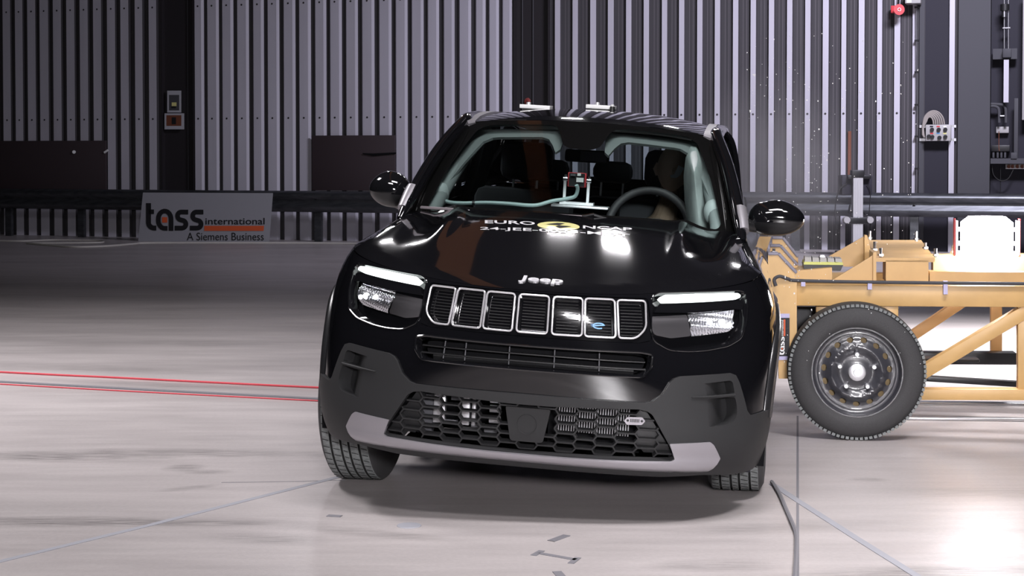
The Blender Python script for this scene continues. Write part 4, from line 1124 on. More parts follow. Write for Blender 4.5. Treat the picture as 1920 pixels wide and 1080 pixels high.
# cladding along sills and arches
side('sill_cladding',[(Y(1.27),.235),(Y(2.95),.235),(Y(2.95),.40),(Y(1.27),.40)],M['clad'],.008)
for c_,nm in ((.84,'front'),(3.40,'rear')):
    for sg in (1,-1):
        mb=MB(B)
        pr=[]
        for k in range(29):
            a=math.radians(172-165*k/28)
            for r,o in ((.375,-.02),(.378,.004),(.395,.015),(.435,.015),(.452,.007),(.455,.0)):
                s=Y(c_)+r*math.cos(a); z=.345+r*math.sin(a)
                pr.append(P(s*sg,z,o))
        fs=[]
        for k in range(28):
            for i in range(5): a_=k*6+i; fs.append((a_,a_+1,a_+7,a_+6))
        mb.add(pr,fs); mb.build('arch_cladding',M['archclad'],car,ang=50)
    for sg in (1,-1):
        mb=MB(B); vs=[];n=20
        for k in range(n+1):
            a=math.radians(200-220*k/n)
            for x in (.55,.86): vs.append((x*sg,c_+.40*math.cos(a),.345+.40*math.sin(a)))
        mb.add(vs,[(2*k,2*k+1,2*k+3,2*k+2) for k in range(n)]); mb.build('wheel_housing',M['matte'],car)
# rear end
mb=MB(B); mb.box((0,4.03,.65),(1.5,.10,.85),bev=.04); mb.build('tailgate',M['paint'],car)
mb=MB(B); mb.box((0,4.08,.38),(1.5,.10,.26),bev=.04); mb.build('rear_bumper',M['clad'],car)
# ---- badge lettering on hood
def hood_decal(name,txt,x0,x1,y0,y1,m,bold=0.,lift=.0015,par=None,skew=0):
    """y0 near edge (bottom of letters), y1 far edge"""
    vs,fs=text_fit(txt,x0,x1,y0,y1,bold); mb=MB(B)
    mb.add([(x+skew*(y-y0),y,hood_z(x,y)+lift) for x,y in vs],fs); return mb.build(name,m,par or car,smooth=False,recalc=False)
def jeep(u,v):  # u 0..1 , v -.25..1
    return u,v
mb=MB(B)
def jf(x,v):
    # letters stand on the hood nose, v = height along the surface
    y=.155+v*.052; return Vector((x,y,hood_z(x,y)+.005))
vs,fs=text_fit('Jeep',-.074,.088,-.28,1.0,.022)
top=[jf(*v) for v in vs]; bot=[p-Vector((0,-.002,.006)) for p in top]
k=len(top); ed={}
for f in fs:
    for i in range(len(f)): ed[(f[i],f[(i+1)%len(f)])]=1
mb.add(top+bot,fs+[(a,b,b+k,a+k) for (a,b) in ed if (b,a) not in ed]); mb.build('chrome_lettering',M['letterchrome'],car,smooth=False)
# ---- wheels
def car_wheel(x,y,steer=0):
    w_=bpy.data.objects.new('wheel',None); COL.objects.link(w_); w_.parent=car; w_.location=(x,y,.345); w_.rotation_euler=(0,0,steer)
    sg=1 if x>0 else -1
    pr=[(-.085,.215),(-.105,.235),(-.112,.275),(-.108,.315),(-.097,.334)]
    tr_=[]
    g=[-.090,-.062,-.053,-.021,-.012,.012,.021,.053,.062,.090]
    tr_=[(-.090,.3415),(-.0615,.3445),(-.0605,.337),(-.0535,.337),(-.0525,.3448),(-.0205,.3452),(-.0195,.3375),(-.0125,.3375),(-.0115,.3453),(.0115,.3453),(.0125,.3375),(.0195,.3375),(.0205,.3452),(.0525,.3448),(.0535,.337),(.0605,.337),(.0615,.3445),(.090,.3415)]
    full=pr+tr_+[(-a,r) for a,r in pr[::-1]]
    n0=len(pr)
    def mf(i,k):
        j=i-n0
        if 0<=j<17: return 2 if j%4 in(1,2,3) else 1
        return 0
    mb=MB(); mb.lathe(full,(0,0,0),'x',96,miF=mf)
    for k in range(64):
        a=2*PI*k/64
        for i,(xa,xb) in enumerate(((-.088,-.064),(-.050,-.023),(-.009,.009),(.023,.050),(.064,.088))):
            aa=a+i*.03
            p0=Vector((xa,.3458*math.cos(aa),.3458*math.sin(aa)));p1=Vector((xb,.3458*math.cos(aa+.02),.3458*math.sin(aa+.02)))
            mb.bar(p0,p1,.0022,.0016,up=(0,math.cos(aa),math.sin(aa)),mi=2)
    mb.build('tyre',[M['rubber'],M['tread'],M['groove']],w_,ang=50)
    def wf(u,v):
        r=math.hypot(u,v); return (sg*smooth_tab([(0,.080),(.05,.080),(.09,.066),(.16,.072),(.20,.088),(.222,.097)],r),u,v)
    hs=[]
    for k in range(5):
        a0=2*PI*k/5+.3
        hs.append(rnd([(.085*math.cos(a0-.34),.085*math.sin(a0-.34)),(.190*math.cos(a0-.50),.190*math.sin(a0-.50)),(.200*math.cos(a0-.2),.200*math.sin(a0-.2)),(.200*math.cos(a0+.2),.200*math.sin(a0+.2)),(.190*math.cos(a0+.50),.190*math.sin(a0+.50)),(.085*math.cos(a0+.34),.085*math.sin(a0+.34))],.012))
    mb=MB(); patch(mb,ellipse(0,0,.222,.222,48),wf,.03,hs,.012,edge_sp=.03,flip=sg<0,normals=False); mb.build('wheel_cover',M['silver'],w_,ang=35)
    for k in range(5):
        a=2*PI*k/5-.33; mb=MB(); mb.lathe([(sg*.06,.010),(sg*.083,.010),(sg*.085,0)],(0,.05*math.cos(a),.05*math.sin(a)),'x',8); mb.build('wheel_bolt',M['blacksteel'],w_)
    mb=MB(); mb.lathe([(-sg*.09,.222),(-sg*.06,.20),(sg*.05,.19),(sg*.05,0)],(0,0,0),'x',32); mb.build('inner_rim',M['matte'],w_)
for x,y in ((-.762,.84),(.770,.84),(-.77,3.40),(.77,3.40)): car_wheel(x,y,math.radians(-2) if y<1 else 0)
# ---- greenhouse
def WSf(u,v,o=0.):
    x=.715*u; cy=cowl_y(x)
    b=Vector((x,cy+.015,hood_z(x*.97,cy-.01)-.012-.01*u*u)); t=Vector((.56*u,1.60+.10*u*u,1.462-.030*u*u))
    p=b.lerp(t,v); k=.030*4*v*(1-v)*.8
    return p+Vector((0,-.62,.78))*(k+o)
def header(mb):
    outer=[(-.99,.32),(-.985,.99),(.985,.99),(.99,.32),(.89,.32),(.85,.60),(.80,.83),(.74,.875),(.34,.885),(.28,.86),(.235,.79),(.195,.70),(.165,.74),(.16,.92),(-.16,.92),(-.165,.74),(-.195,.70),(-.235,.79),(-.28,.86),(-.34,.885),(-.74,.875),(-.80,.83),(-.85,.60),(-.89,.32)]
    patch(mb,outer[::-1],lambda u,v:WSf(u,v,-.045),.06,(),.012)
def notch(sg):
    return []
clear=[(-.875,.05),(0,.035),(.875,.05),(.905,.09),(.90,.50),(.865,.87),(.82,.925),(.78,.94),(.30,.945),(.235,.93),(.19,.86),(.135,.70),(.08,.66),(-.08,.66),(-.135,.70),(-.19,.86),(-.235,.93),(-.30,.945),(-.78,.94),(-.82,.925),(-.865,.87),(-.90,.50),(-.905,.09)]
wsq=bpy.data.objects.new('windshield',None); COL.objects.link(wsq); wsq.parent=car
mb=MB(B); patch(mb,[(-1,0),(1,0),(1,1),(-1,1)],WSf,.09); mb.build('glass_pane',M['glass'],wsq)
mb=MB(B); patch(mb,[(-1,0),(1,0),(1,1),(-1,1)],lambda u,v:WSf(u,v,.0015),.06,[rnd(clear,.02)],edge_sp=.04); mb.build('black_border',M['frit'],wsq)
mb=MB(B); header(mb); mb.build('header_trim',M['header'],car)
def roof_z(x,y):
    c=smooth_tab([(1.55,1.445),(1.6,1.464),(1.75,1.492),(1.95,1.511),(2.3,1.524),(3.0,1.518),(3.7,1.475),(3.95,1.43)],y)
    return c-.055*(abs(x)/.56)**2.4
def roof_front(x): return 1.603+.10*(x/.56)**2
rp_=[(x,roof_front(x)) for x in [(-.56+1.12*k/16) for k in range(17)]]+[(.575,2.3),(.575,3.3),(.54,3.92),(-.54,3.92),(-.575,3.3),(-.575,2.3)]
body('roof',M['paint'],[rp_],lambda x,y:(x,y,roof_z(x,y)),.05,th=.012)
body('headliner',M['trim'],[[(x*.97,y+.05 if y<2 else y-.05) for x,y in rp_]],lambda x,y:(x,y,roof_z(x,y)-.03),.12,th=.01)
def SG(y,z,o=0.):
    t=max(0,(z-1.0)/.45); x=.745-.14*t**1.25
    if y>3.2: x-=.05*((y-3.2)/.8)**2
    return (x+o,y,z)
out=[(1.12,1.0),(4.0,1.06),(3.86,1.40),(3.5,1.452),(1.95,1.457),(1.72,1.432)]
W1=rnd([(1.36,1.08),(2.30,1.10),(2.30,1.405),(1.88,1.40),(1.60,1.285)],.03); W2=rnd([(2.40,1.105),(3.10,1.13),(3.38,1.30),(3.22,1.385),(2.40,1.405)],.03)
for sg in (1,-1):
    def f(y,z,sg=sg):
        x,y,z=SG(y,z); return (x*sg,y,z)
    fl_=(sg<0)
    body('window_frame',M['paint'],[out],f,.06,holes=[W1,W2],th=.02,flip=fl_)
    for W_ in (W1,W2):
        mb=MB(B); patch(mb,W_,lambda y,z:(SG(y,z,-.01)[0]*sg,y,z),.12,(),0,flip=fl_); mb.build('side_window',M['sideglass'],car)
    # A pillar and cant rail
    pts=[Vector((.728*sg,1.10,1.005)),Vector((.690*sg,1.27,1.155)),Vector((.640*sg,1.47,1.305)),Vector((.583*sg,1.70,1.425)),Vector((.586*sg,1.90,1.446)),Vector((.59*sg,2.4,1.452)),Vector((.59*sg,3.3,1.44)),Vector((.57*sg,3.85,1.37))]
    sp_=spline(pts,6); mb=MB(B); mb.tube(sp_,[.018,.022,.026,.030,.032]+[.034]*(len(sp_)-5),12,flat=(1,.9)); mb.build('roof_pillar',M['paint'],car)
    mb=MB(B); mb.tube([p+Vector((.009*sg,-.001,.002)) for p in sp_[2:6]],[.027,.030,.033,.034],12,flat=(1,.95)); mb.build('pillar_foot_trim',M['silver'],car)
    mb=MB(B); mb.tube([p+Vector((-.014*sg,-.030,.026)) for p in sp_[3:19]],.004,6); mb.build('pillar_seam',M['chrome'] if 0 else M['gloss'],car)
    # roof rail
    rl=[Vector((xx*sg,yy_,roof_z(.545,yy_)-.001+h_*.4)) for xx,yy_,h_ in ((.545,1.68,0),(.547,1.76,.002),(.55,1.9,.004),(.553,2.3,.012),(.555,3.0,.012),(.545,3.55,.004),(.535,3.75,0))]
    mb=MB(B); q=spline(rl,6)
    for a,b in zip(q,q[1:]): mb.bar(a,b+(b-a)*.05,.040,.022)
    mb.build('roof_rail',M['silver'],car)
    # inner pillar trim and dash end
    mb=MB(B); mb.tube([Vector((p.x-.088*sg,p.y+.085,p.z-.045)) for p in sp_[1:20]],[.010,.030,.036]+[.032]*(len(sp_[1:20])-3),12); mb.build('pillar_trim',M['trim'],car)
    pc=car_pt(1336,397,y=1.36) if sg>0 else car_pt(826,364,y=1.36)
    mb=MB(B); mb.tube([pc+Vector((0,0,-.055+.11*k/12)) for k in range(13)],[max(.003,.040*math.sqrt(max(0,1-((k-6)/6)**2))) for k in range(13)],16); mb.build('speaker_pod',M['pod'],car,ang=180)
for i,o_ in enumerate((0,.018,.036)):
    q=[car_pt(*p,y=2.5+i*.12)+Vector((-o_,0,0)) for p in ((1338,243),(1356,247),(1371,262),(1379,292),(1384,335),(1386,385),(1387,420))]
    mb=MB(B); mb.tube(spline(q,4),.013,8); mb.build('door_seal',M['paint'],car)
# rear screen frame
mb=MB(B); 
for a,b in (((-.60,3.98,1.10),(.60,3.98,1.10)),((-.55,3.92,1.40),(.55,3.92,1.40)),((-.60,3.98,1.08),(-.53,3.90,1.42)),((.60,3.98,1.08),(.53,3.90,1.42))): mb.bar(a,b,.05,.06)
mb.build('rear_screen_frame',M['matte'],car)
mb=MB(B); patch(mb,[(-.58,1.1),(.58,1.1),(.53,1.4),(-.53,1.4)],lambda x,z:(x,3.99-(z-1.1)*.25,z),.15); mb.build('rear_window',M['sideglass'],car)
# cowl panel and wipers
mb=MB(B); patch(mb,[(-.70,-.03),(.70,-.03),(.70,.05),(-.70,.05)],lambda x,t:(x,cowl_y(x)+t,hood_z(x*.97,cowl_y(x)-.01)-.03),.04); mb.build('cowl_panel',M['matte'],car)
def ws_at(px,py,o=0.):
    """windshield point under a pixel (offset o outward)"""
    u,v=0.,.1
    for _ in range(25):
        p=WSf(u,v,o)
        q=car_pt(px,py,y=p.y)
        e=q-p
        u+=e.x/.65; v+=e.z/.42*.7; u=max(-1.05,min(1.05,u)); v=max(-.2,min(1.1,v))
    return WSf(u,v,o)
def wiper(pa,pb,pj_,pk):
    w_=bpy.data.objects.new('wiper',None); COL.objects.link(w_); w_.parent=car
    a=ws_at(*pa,.02);b=ws_at(*pb,.02);mb=MB(B); mb.tube([a.lerp(b,t/8) for t in range(9)],.007,6,flat=(1,1.3)); mb.build('blade',M['wiper'],w_)
    c=ws_at(*pj_,.03);d=ws_at(*pk,.025); mb=MB(B); mb.tube([b,c],.009,8); mb.build('joint',M['gloss'],w_)
    mb=MB(B); mb.tube([c,c.lerp(d,.5),d],[.006,.005,.004],6); mb.build('arm',M['blackplastic'],w_)
M['wiper']=mat('grey_wiper_rubber',(.16,.14,.15),.5)
wiper((790,389),(868,394),(882,396),(905,399)); wiper((969,400),(1092,407),(1114,403),(1140,411))
# ---- mirrors
def mirror(px0,px1,py0,py1,sg,yaw,ym,arm):
    c=car_pt((px0+px1)/2,(py0+py1)/2,y=ym); a=car_pt(px0,(py0+py1)/2,y=ym); b=car_pt(px1,(py0+py1)/2,y=ym); t_=car_pt((px0+px1)/2,py0,y=ym)
    hx=abs(b.x-a.x)/2; hz=abs(t_.z-c.z)
    m_=bpy.data.objects.new('door_mirror',None); COL.objects.link(m_); m_.parent=car
    def sh(th,ph):
        # th 0..2pi around x axis, ph -pi/2..pi/2 along x
        k=math.sin(ph); r=max(0,1-abs(k)**2.6)**.42
        u=k  # -1 inner .. 1 outer
        zs=hz*(1-.30*max(0,u)**1.5)*r; yy=.085*r
        z=math.sin(th)*zs; y=math.cos(th)*yy
        if y>.035: y=.035+(y-.035)*.2
        z-=.012*max(0,u)
        return Vector((u*hx*sg,y,z+(.01*u)))
    for nm,m__,lo,hi in (('cap',M['gloss'],-12,192),('lower_shell',M['archclad'],192,348)):
        mb=MB(B);n1,n2=20,24;vs=[]
        for i in range(n1+1):
            for j in range(n2+1):
                v=sh(math.radians(lo+(hi-lo)*i/n1),-PI/2+PI*j/n2); R_=Matrix.Rotation(yaw,3,'Z'); vs.append(c+R_@v)
        mb.add(vs,[(i*(n2+1)+j,i*(n2+1)+j+1,(i+1)*(n2+1)+j+1,(i+1)*(n2+1)+j) for i in range(n1) for j in range(n2)]); mb.build(nm,m__,m_,recalc=True)
    p0=car_pt(*arm[0],y=ym-.0);p1=car_pt(*arm[1],y=ym-.06)
    mb=MB(B); mb.tube([p0,p0.lerp(p1,.5)+Vector((0,0,-.005)),p1],[.03,.026,.03],10); mb.build('arm',M['archclad'],m_)
    return m_
mirror(694,769,320,388,-1,0,1.50,((745,378),(770,392)))
mirror(1403,1509,374,442,1,0,1.50,((1425,424),(1396,420)))
# ---- hood decals
def on_surf(px,py,fz,y0,y1):
    y=y0;st=.02;last=None
    while y<y1:
        p=car_pt(px,py,y=y)
        if p.z<fz(p.x,p.y):
            a,b=y-st,y
            for _ in range(24):
                c=(a+b)/2;p=car_pt(px,py,y=c)
                if p.z<fz(p.x,p.y): b=c
                else: a=c
            return p
        y+=st
    return car_pt(px,py,y=y1)
def hood_at(px,py): return on_surf(px,py,hood_z,.12,1.4)
DS=bpy.data.objects.new('hood_lettering',None); COL.objects.link(DS); DS.parent=car
def decal_text(txt,x0,x1,ya,yb,name,m,bold=.02):
    """(x0,ya..) left end: pixel rows bottom/top; right end likewise"""
    bl=hood_at(x0,ya[0]);tl=hood_at(x0,ya[1]);br=hood_at(x1,yb[0]);tr__=hood_at(x1,yb[1])
    vs,fs=text_fit(txt,0,1,0,1,bold); mb=MB(B); out=[]
    for u,v in vs:
        p=bl.lerp(br,u).lerp(tl.lerp(tr__,u),v); out.append((p.x,p.y,hood_z(p.x,p.y)+.002))
    mb.add(out,fs); return mb.build(name,m,DS,smooth=False,recalc=False)
M['decal']=mat('white_decal',(.72,.72,.74),.3,coat=1.)
decal_text('EURO',909,1003,(419.5,413.5),(423,416.5),'word_euro',M['decal'])
decal_text('NCAP',1093,1185,(429,423.5),(434,428),'word_ncap',M['decal'])
decal_text('24-JEE-0023-MDT',900,1181,(433,426.5),(447.5,440),'test_number',M['decal'],.012)
LC=hood_at(1047,424); la_=hood_at(1047,431.5); lr=hood_at(1087,426)
rx=abs(lr.x-LC.x); ry=abs(LC.y-la_.y)*1.05
def lg_fn(x,y): return (x,y,hood_z(x,y)+.002)
mb=MB(B); e1=ellipse(LC.x,LC.y,rx,ry,40); patch(mb,e1,lambda x,y:(x,y,hood_z(x,y)+.0015),.03); mb.build('logo_disc',M['yellow'],DS)
mb=MB(B)
for pl in ([(-.62,.10),(-.1,.62),(.25,.62),(.02,.10)],[(.10,-.60),(.62,.0),(.02,.05),(-.12,-.25)]):
    patch(mb,[(LC.x+x*rx,LC.y+y*ry) for x,y in pl][::-1],lambda x,y:(x,y,hood_z(x,y)+.003),.05,normals=False)
mb.build('logo_wedges',M['blackprint'],DS,smooth=False)
# ---- interior
def cpart(name,m,fn,par=None,ang=40):
    mb=MB(B); fn(mb); return mb.build(name,m,par or car,ang=ang)
cpart('dashboard',M['dash'],lambda m:(m.box((0,1.40,.93),(1.36,.50,.15),bev=.05),m.box((.36,1.50,1.0),(.42,.22,.07),bev=.03)))
cpart('infotainment_screen',M['gloss'],lambda m:m.box((.0,1.60,.99),(.26,.02,.10),bev=.006))
mc=car_pt(1101,293,y=1.72)
cpart('rear_view_mirror',M['matte'],lambda m:m.box(mc,(.205,.03,.058),bev=.012))
cpart('mirror_glass',M['greypanel'],lambda m:m.box(mc+Vector((.03,-.017,0)),(.12,.002,.045),bev=.0))
cc=car_pt(1094,268,y=1.66)
cpart('camera_housing',M['matte'],lambda m:m.box(cc+Vector((0,.03,0)),(.10,.09,.06),bev=.015))
cpart('camera_lens',M['chrome'],lambda m:m.lathe([(-.03,0),(-.03,.008),(0,.008)],cc+Vector((0,0,.004)),'y',12))
# steering wheel
sw=bpy.data.objects.new('steering_wheel',None); COL.objects.link(sw); sw.parent=car
tc_=car_pt(1222,357,y=1.72); R0=.185; Rw=Matrix.Rotation(math.radians(-22),3,'X')
cw=tc_-Rw@Vector((0,0,R0))
mb=MB(B); mb.tube([cw+Rw@Vector((R0*math.cos(a),0,R0*math.sin(a))) for a in [2*PI*k/40 for k in range(40)]],.019,10,closed=True); mb.build('rim',M['dash'],sw)
mb=MB(B); mb.box(cw+Vector((0,.0,-.01)),(.15,.05,.12),Rw,bev=.03); mb.build('hub',M['dash'],sw)
for q in ((R0,0,0),(-R0,0,0),(0,0,-R0)):
    mb=MB(B); mb.bar(cw,cw+Rw@Vector(q),.035,.015,up=(0,1,0)); mb.build('spoke',M['dash'],sw)
# seats
def seat(x,y,wd,name='seat',m=None,z0=.45,zt=1.12,hr=(.26,.19)):
    s_=bpy.data.objects.new(name,None); COL.objects.link(s_); s_.parent=car; m=m or M['seat']
    cpart('backrest',m,lambda mb:mb.box((x,y+.04,(z0+zt)/2),(wd,.12,zt-z0),Matrix.Rotation(math.radians(-10),3,'X'),bev=.055),s_)
    cpart('cushion',m,lambda mb:mb.box((x,y-.25,z0),(wd,.5,.14),bev=.05),s_)
    cpart('headrest',m,lambda mb:mb.box((x,y+.11,zt+.13),(hr[0],.10,hr[1]),bev=.045),s_)
    for sx in (-.06,.06): cpart('headrest_post',M['steel'],lambda mb:mb.tube([(x+sx,y+.10,zt-.02),(x+sx,y+.11,zt+.08)],.006,6),s_)
seat(-.36,2.20,.50,'front_seat'); seat(.36,2.20,.50,'front_seat')
seat(-.36,3.10,.44,'rear_seat',zt=1.05,hr=(.24,.12)); seat(.36,3.10,.44,'rear_seat',zt=1.05,hr=(.24,.12)); seat(0,3.12,.30,'rear_seat',zt=1.06,hr=(.22,.12))
for sg in (1,-1): cpart('pillar_liner',M['trim'] if sg>0 else M['seat'],lambda m:m.tube([(.655*sg,2.36,1.0),(.60*sg,2.36,1.2),(.555*sg,2.34,1.42)],.05,8,flat=(1,1)))
# curtain airbag on the struck side
def bag(mb):
    vs=[];n1,n2=36,14
    for i in range(n1+1):
        y=1.42+1.5*i/n1; q_=2*i/n1-1; e_=max(0.,1-abs(q_)**5)**.5; th=(.045+.028*abs(math.sin(i/n1*PI*4.5))**.8)*max(e_,.08)
        for j in range(n2):
            a=2*PI*j/n2; z=1.14+.26*math.sin(a)*max(e_,.3)**.5*(1 if math.sin(a)>0 else 1.15); x=.545-(z-1.0)*.16+th*math.cos(a)*1.0
            vs.append((x,y,z))
    mb.add(vs,[(i*n2+j,i*n2+(j+1)%n2,(i+1)*n2+(j+1)%n2,(i+1)*n2+j) for i in range(n1) for j in range(n2)]+[tuple(range(n2)),tuple(n1*n2+j for j in range(n2))])
cpart('curtain_airbag',M['airbag'],bag,ang=180)
cpart('belt_anchor',M['white'],lambda m:(m.box(car_pt(1304,302,y=2.05),(.035,.03,.04),Matrix.Rotation(.4,3,'Y'),bev=.008)))
b0=car_pt(1306,306,y=2.04);cpart('seat_belt',M['pipe'],lambda m:m.bar(b0,b0+Vector((.05,.02,-.16)),.012,.045))
# cable along the dash
cb=[car_pt(*p,y=yy) for p,yy in (((828,372),1.33),((842,379),1.33),((870,381),1.33),((910,380),1.34),((955,382),1.35),((990,385),1.36),((1010,384),1.37),((1035,377),1.39),((1060,373),1.40),((1078,368),1.40),((1083,355),1.39),((1081,347),1.38))]
cpart('instrument_cable',M['pipe'],lambda m:m.tube(spline(cb,5),.0085,8))
cpart('cable_tie',M['blackplastic'],lambda m:[m.tube([car_pt(x-2.5,y,y=yy),car_pt(x+2.5,y,y=yy)],.011,8) for x,y,yy in ((888,380.5,1.335),)])
# ============================================================ things in and on the car
def inside_thing(name,label,cat):
    return thing(name,label,cat,(CX,CYW,0),YAW)
iu=inside_thing('sensor_bracket','bright metal bracket with red edged instrument box standing on the dashboard','instrument')
def upart(name,m,fn): mb=MB(B); fn(mb); return mb.build(name,m,iu)
yy=1.42
bp0=car_pt(1034,383,y=yy);bp1=car_pt(1140,391,y=yy)
upart('base_plate',M['alu'],lambda m:m.box((bp0+bp1)/2+Vector((0,.03,-.002)),((bp1-bp0).x,.09,.010),bev=.001))
upart('inner_plate',M['alu'],lambda m:m.box((car_pt(1052,380,y=yy)+car_pt(1108,384,y=yy))/2+Vector((0,.04,.0)),(.15,.06,.012)))
for x0,y0,x1,y1 in ((1060.5,333,1057,382),(1104.5,337,1101,384)):
    a=car_pt(x0,y0,y=yy+.02);b=car_pt(x1,y1,y=yy+.02); upart('post',M['alu'],lambda m:m.box((a+b)/2,(.012,.012,(a-b).length)))
    upart('clamp_knob',M['steel'],lambda m:(m.tube([a+Vector((-.010,0,-.005)),a+Vector((.010,0,-.005))],.011,10),m.tube([a+Vector((0,0,.002)),a+Vector((0,0,.014))],.006,8)))
a=car_pt(1065,323,y=yy+.03);b=car_pt(1098,352,y=yy+.03)
upart('red_case',M['red'],lambda m:m.box((a+b)/2+Vector((0,.02,0)),((b-a).x,.03,(a-b).z),bev=.002))
upart('black_front',M['blackprint'],lambda m:m.box((a+b)/2+Vector((0,.002,0)),((b-a).x*.84,.01,(a-b).z*.92)))
for x0,x1,y0,y1,mm in ((1083,1089,324.5,330,'white'),(1081,1094,333,342,'white'),(1070,1079,326,330,'greyplastic')):
    c0=car_pt(x0,y0,y=yy+.02);c1=car_pt(x1,y1,y=yy+.02); upart('face_label',M[mm],lambda m:m.box((c0+c1)/2,(abs((c1-c0).x),.004,abs((c1-c0).z))))
# crash dummy
dm=inside_thing('crash_test_dummy','brown headed crash test dummy seated behind the steering wheel, pale sticker on its face','dummy')
hd=car_pt(1262,319,y=2.02)
def dummy_body():
    me=bpy.data.meshes.new('dummy_body')
    H=hd; sh=Vector((H.x-.03,H.y+.06,H.z-.27)); pv=Vector((.34,2.08,.56)); ch_=(sh+pv)/2+Vector((0,.0,.06))
    V=[pv,pv.lerp(ch_,.6),ch_,sh+Vector((0,0,-.05)),sh+Vector((0,-.01,.05)),H+Vector((0,.02,-.13)),H+Vector((0,.0,-.06)),H+Vector((0,.005,.02)),H+Vector((0,.01,.075))]
    E_=[(i,i+1) for i in range(8)]; R_=[(.15,.12),(.14,.11),(.155,.115),(.13,.09),(.06,.055),(.05,.05),(.058,.075),(.066,.082),(.05,.06)]
    for sg in (-1,1):
        k=len(V); e=sh+Vector((sg*.25,-.02,-.30)); V+= [sh+Vector((sg*.17,0,-.04)),e,e+Vector((-sg*.06,-.22,.10)),e+Vector((-sg*.09,-.30,.13))]
        E_+=[(3,k),(k,k+1),(k+1,k+2),(k+2,k+3)]; R_+=[(.06,.06),(.045,.045),(.03,.03),(.038,.02)]
        k=len(V); V+=[pv+Vector((sg*.10,-.06,-.01)),pv+Vector((sg*.16,-.44,.04)),pv+Vector((sg*.17,-.62,-.28))]
        E_+=[(0,k),(k,k+1),(k+1,k+2)]; R_+=[(.09,.09),(.06,.06),(.045,.045)]
    me.from_pydata([tuple(B(v)) for v in V],E_,[]); o=bpy.data.objects.new('dummy_body',me); COL.objects.link(o); o.parent=dm
    sk=o.modifiers.new('skin','SKIN'); 
    for d,r in zip(me.skin_vertices[0].data,R_): d.radius=r
    me.skin_vertices[0].data[0].use_root=True
    o.modifiers.new('sub','SUBSURF').levels=2; o.modifiers['sub'].render_levels=2
    me.materials.append(M['dummyshirt'])
    return o
dummy_body()
def dpart(name,m,fn,ang=60): mb=MB(B); fn(mb); return mb.build(name,m,dm,ang=ang)
def headf(mb):
    n1,n2=20,24;vs=[]
    for i in range(n1+1):
        ph=-PI/2+PI*i/n1
        for j in range(n2):
            th=2*PI*j/n2; c=math.cos(ph);x=.077*c*math.cos(th);y=.098*c*math.sin(th);z=.118*math.sin(ph)
            if z<0: y*=1-.25*(-z/.118)**1.0*(1 if y>0 else .35); x*=1-.28*(-z/.118)**1.4
            if y<0: # face: brow, nose, chin
                y-=.012*math.exp(-((x/.012)**2+((z+.012)/.026)**2)); y+=.008*math.exp(-(((abs(x)-.03)/.014)**2+((z-.012)/.013)**2)); y-=.004*math.exp(-((x/.03)**2+((z+.06)/.01)**2))
            vs.append(hd+Vector((x,y,z)))
    mb.add(vs,[(i*n2+j,i*n2+(j+1)%n2,(i+1)*n2+(j+1)%n2,(i+1)*n2+j) for i in range(n1) for j in range(n2)])
dpart('head_skin',M['dummy'],headf)
def stk(mb):
    def f(px,py): 
        p=car_pt(px,py,y=hd.y-.136+((px-1262)/26)**2*.05); return p
    pl=[(1256,328),(1264,327),(1272,310),(1283,315),(1276,328),(1268,334),(1258,333)]
    mb.add([f(*q) for q in pl],[tuple(range(len(pl)))])
dpart('face_sticker',M['paper'],stk)
for sg in (-1,1): dpart('ear',M['dummy'],lambda m:m.tube([hd+Vector((sg*.074,.01,-.03)),hd+Vector((sg*.082,.012,0)),hd+Vector((sg*.074,.01,.03))],[.008,.014,.008],8))
# plates on the roof
def roofthing(x0,x1,y0,y1,label,knob):
    yv=2.45; a=car_pt(x0,y1,y=yv);b=car_pt(x1,y1,y=yv);t=inside_thing('target_plate',label,'plate'); zc=roof_z((a.x+b.x)/2,yv)
    mb=MB(B); mb.box(((a.x+b.x)/2,yv+.06,zc+.016),(b.x-a.x,.14,.020),bev=.003); mb.build('plate',M['white'],t)
    mb=MB(B); mb.box(((a.x+b.x)/2,yv+.06,zc+.002),((b.x-a.x)*.8,.10,.010)); mb.build('pad',M['blackplastic'],t)
    k=car_pt(knob,200,y=yv+.05); mb=MB(B); mb.lathe([(0,.012),(.012,.012),(.014,0)],(k.x,yv+.05,zc+.026),'z',12); mb.build('knob',M['alu'],t)
roofthing(974,1031,201,208,'left one of two white marker plates on the black car roof',991); roofthing(1098,1152,203,210,'right one of two white marker plates on the car roof, beside a small post',1120)
t=inside_thing('roof_marker_post','small dark post with white tip on the car roof, beside the right marker plate','marker')
k=car_pt(1148,206,y=2.40); z_=roof_z(k.x,2.40)
mb=MB(B); mb.lathe([(0,.014),(.022,.012)],(k.x,2.40,z_),'z',10); mb.build('post',M['blackplastic'],t); mb=MB(B); mb.lathe([(.022,.008),(.032,.008),(.032,0)],(k.x,2.40,z_),'z',10); mb.build('tip',M['white'],t)
def strips(mb):
    pass
for (x0,x1,lb) in ((1036,1092,'dashed white marker tape across the roof between the two marker plates'),(1160,1222,'dashed white marker tape across the roof right of the small dark post')):
    t=inside_thing('marker_tape',lb,'tape')
    a=car_pt(x0,208,y=2.38);b=car_pt(x1,212,y=2.38)
    n=4
    for i in range(n):
        u=a.x+(b.x-a.x)*(i+.1)/n;v=a.x+(b.x-a.x)*(i+.85)/n
        mb=MB(B); patch(mb,[(u,2.36),(v,2.36),(v,2.40),(u,2.40)],lambda x,y:(x,y,roof_z(x,y)+.003),.05); mb.build('tape_piece',M['white'],t)
# overhead girder seen as a brown reflection in the windshield
mb=MB(); mb.box((-.62,9,6.75),(.34,16,.45),bev=.01); mb.box((-.62,9,6.50),(.46,16,.04))
tag(mb.build('crane_girder',M['girder']),'brown overhead crane girder above the car, mirrored in its windshield','girder')
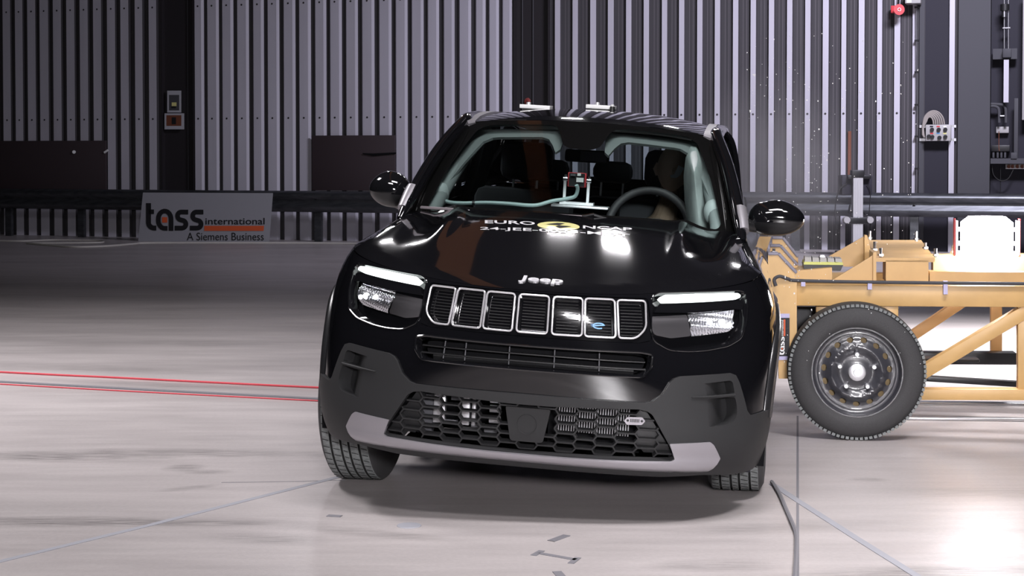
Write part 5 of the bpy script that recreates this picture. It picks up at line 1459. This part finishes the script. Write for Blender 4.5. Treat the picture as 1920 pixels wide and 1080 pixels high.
# flying glass crumbs
def shards(mb):
    rr_=random.Random(3)
    for i in range(300):
        x=1400+rr_.random()**1.6*330; y=60+rr_.random()*640
        if x<1470 and y>230: x+=70
        p=at_depth(x,y,7.2+rr_.random()*1.4); s=.0018+.0022*rr_.random()**2
        if (p.z<.05): continue
        R_=Matrix.Rotation(rr_.random()*6,3,'X')@Matrix.Rotation(rr_.random()*6,3,'Z')
        mb.box(p,(s,s*1.4,s*(1+2*rr_.random()**4)),R_)
mb=MB(); shards(mb); tag(mb.build('glass_crumbs',M['white'],smooth=False),'fine crumbs of broken glass flying in the air between car and trolley','debris',kind='stuff')
# dust haze at the struck side
def haze():
    m=bpy.data.materials.new('dust_haze'); m.use_nodes=True; nt=m.node_tree
    for n in list(nt.nodes): nt.nodes.remove(n)
    o=nt.nodes.new('ShaderNodeOutputMaterial'); v=nt.nodes.new('ShaderNodeVolumePrincipled'); v.inputs['Color'].default_value=(.8,.78,.85,1)
    tc=nt.nodes.new('ShaderNodeTexCoord'); l=nt.nodes.new('ShaderNodeVectorMath'); l.operation='LENGTH'; nt.links.new(tc.outputs['Object'],l.inputs[0])
    r=nt.nodes.new('ShaderNodeMapRange'); r.inputs[1].default_value=.15; r.inputs[2].default_value=1.; r.inputs[3].default_value=1.; r.inputs[4].default_value=0.; nt.links.new(l.outputs['Value'],r.inputs[0])
    n=nt.nodes.new('ShaderNodeTexNoise'); n.inputs['Scale'].default_value=2.2; n.inputs['Detail'].default_value=3; nt.links.new(tc.outputs['Object'],n.inputs['Vector'])
    m1=nt.nodes.new('ShaderNodeMath'); m1.operation='MULTIPLY'; nt.links.new(r.outputs[0],m1.inputs[0]); nt.links.new(n.outputs[0],m1.inputs[1])
    m2=nt.nodes.new('ShaderNodeMath'); m2.operation='MULTIPLY'; nt.links.new(m1.outputs[0],m2.inputs[0]); m2.inputs[1].default_value=1.6
    nt.links.new(m2.outputs[0],v.inputs['Density']); nt.links.new(v.outputs[0],o.inputs['Volume']); return m
bm=bmesh.new(); bmesh.ops.create_icosphere(bm,subdivisions=3,radius=1); me=bpy.data.meshes.new('dust_haze'); bm.to_mesh(me); bm.free(); me.materials.append(haze())
o=bpy.data.objects.new('dust_haze',me); COL.objects.link(o); c=at_depth(1452,340,8.9); o.location=c; o.scale=(.50,.5,.70); tag(o,'pale dust haze in the air above the trolley front beside the car','dust',kind='stuff')
for base,g in (('target_plate','white marker plates on the car roof'),('marker_tape','dashed marker tapes on the car roof'),('framed_notice','framed notices on the dark column'),('tape_mark','dark tape marks on the floor'),('floor_tape','grey tape lines on the floor'),('floor_cable','cables on the floor'),('red_cord','red cords over the floor'),('floor_rail','steel rails in the floor'),('steel_column','dark steel columns of the hall wall'),('guard_rail','guard rails along the hall wall')):
    for o in bpy.data.objects:
        if o.name.split('.')[0]==base and o.parent is None and 'label' in o: o['group']=g
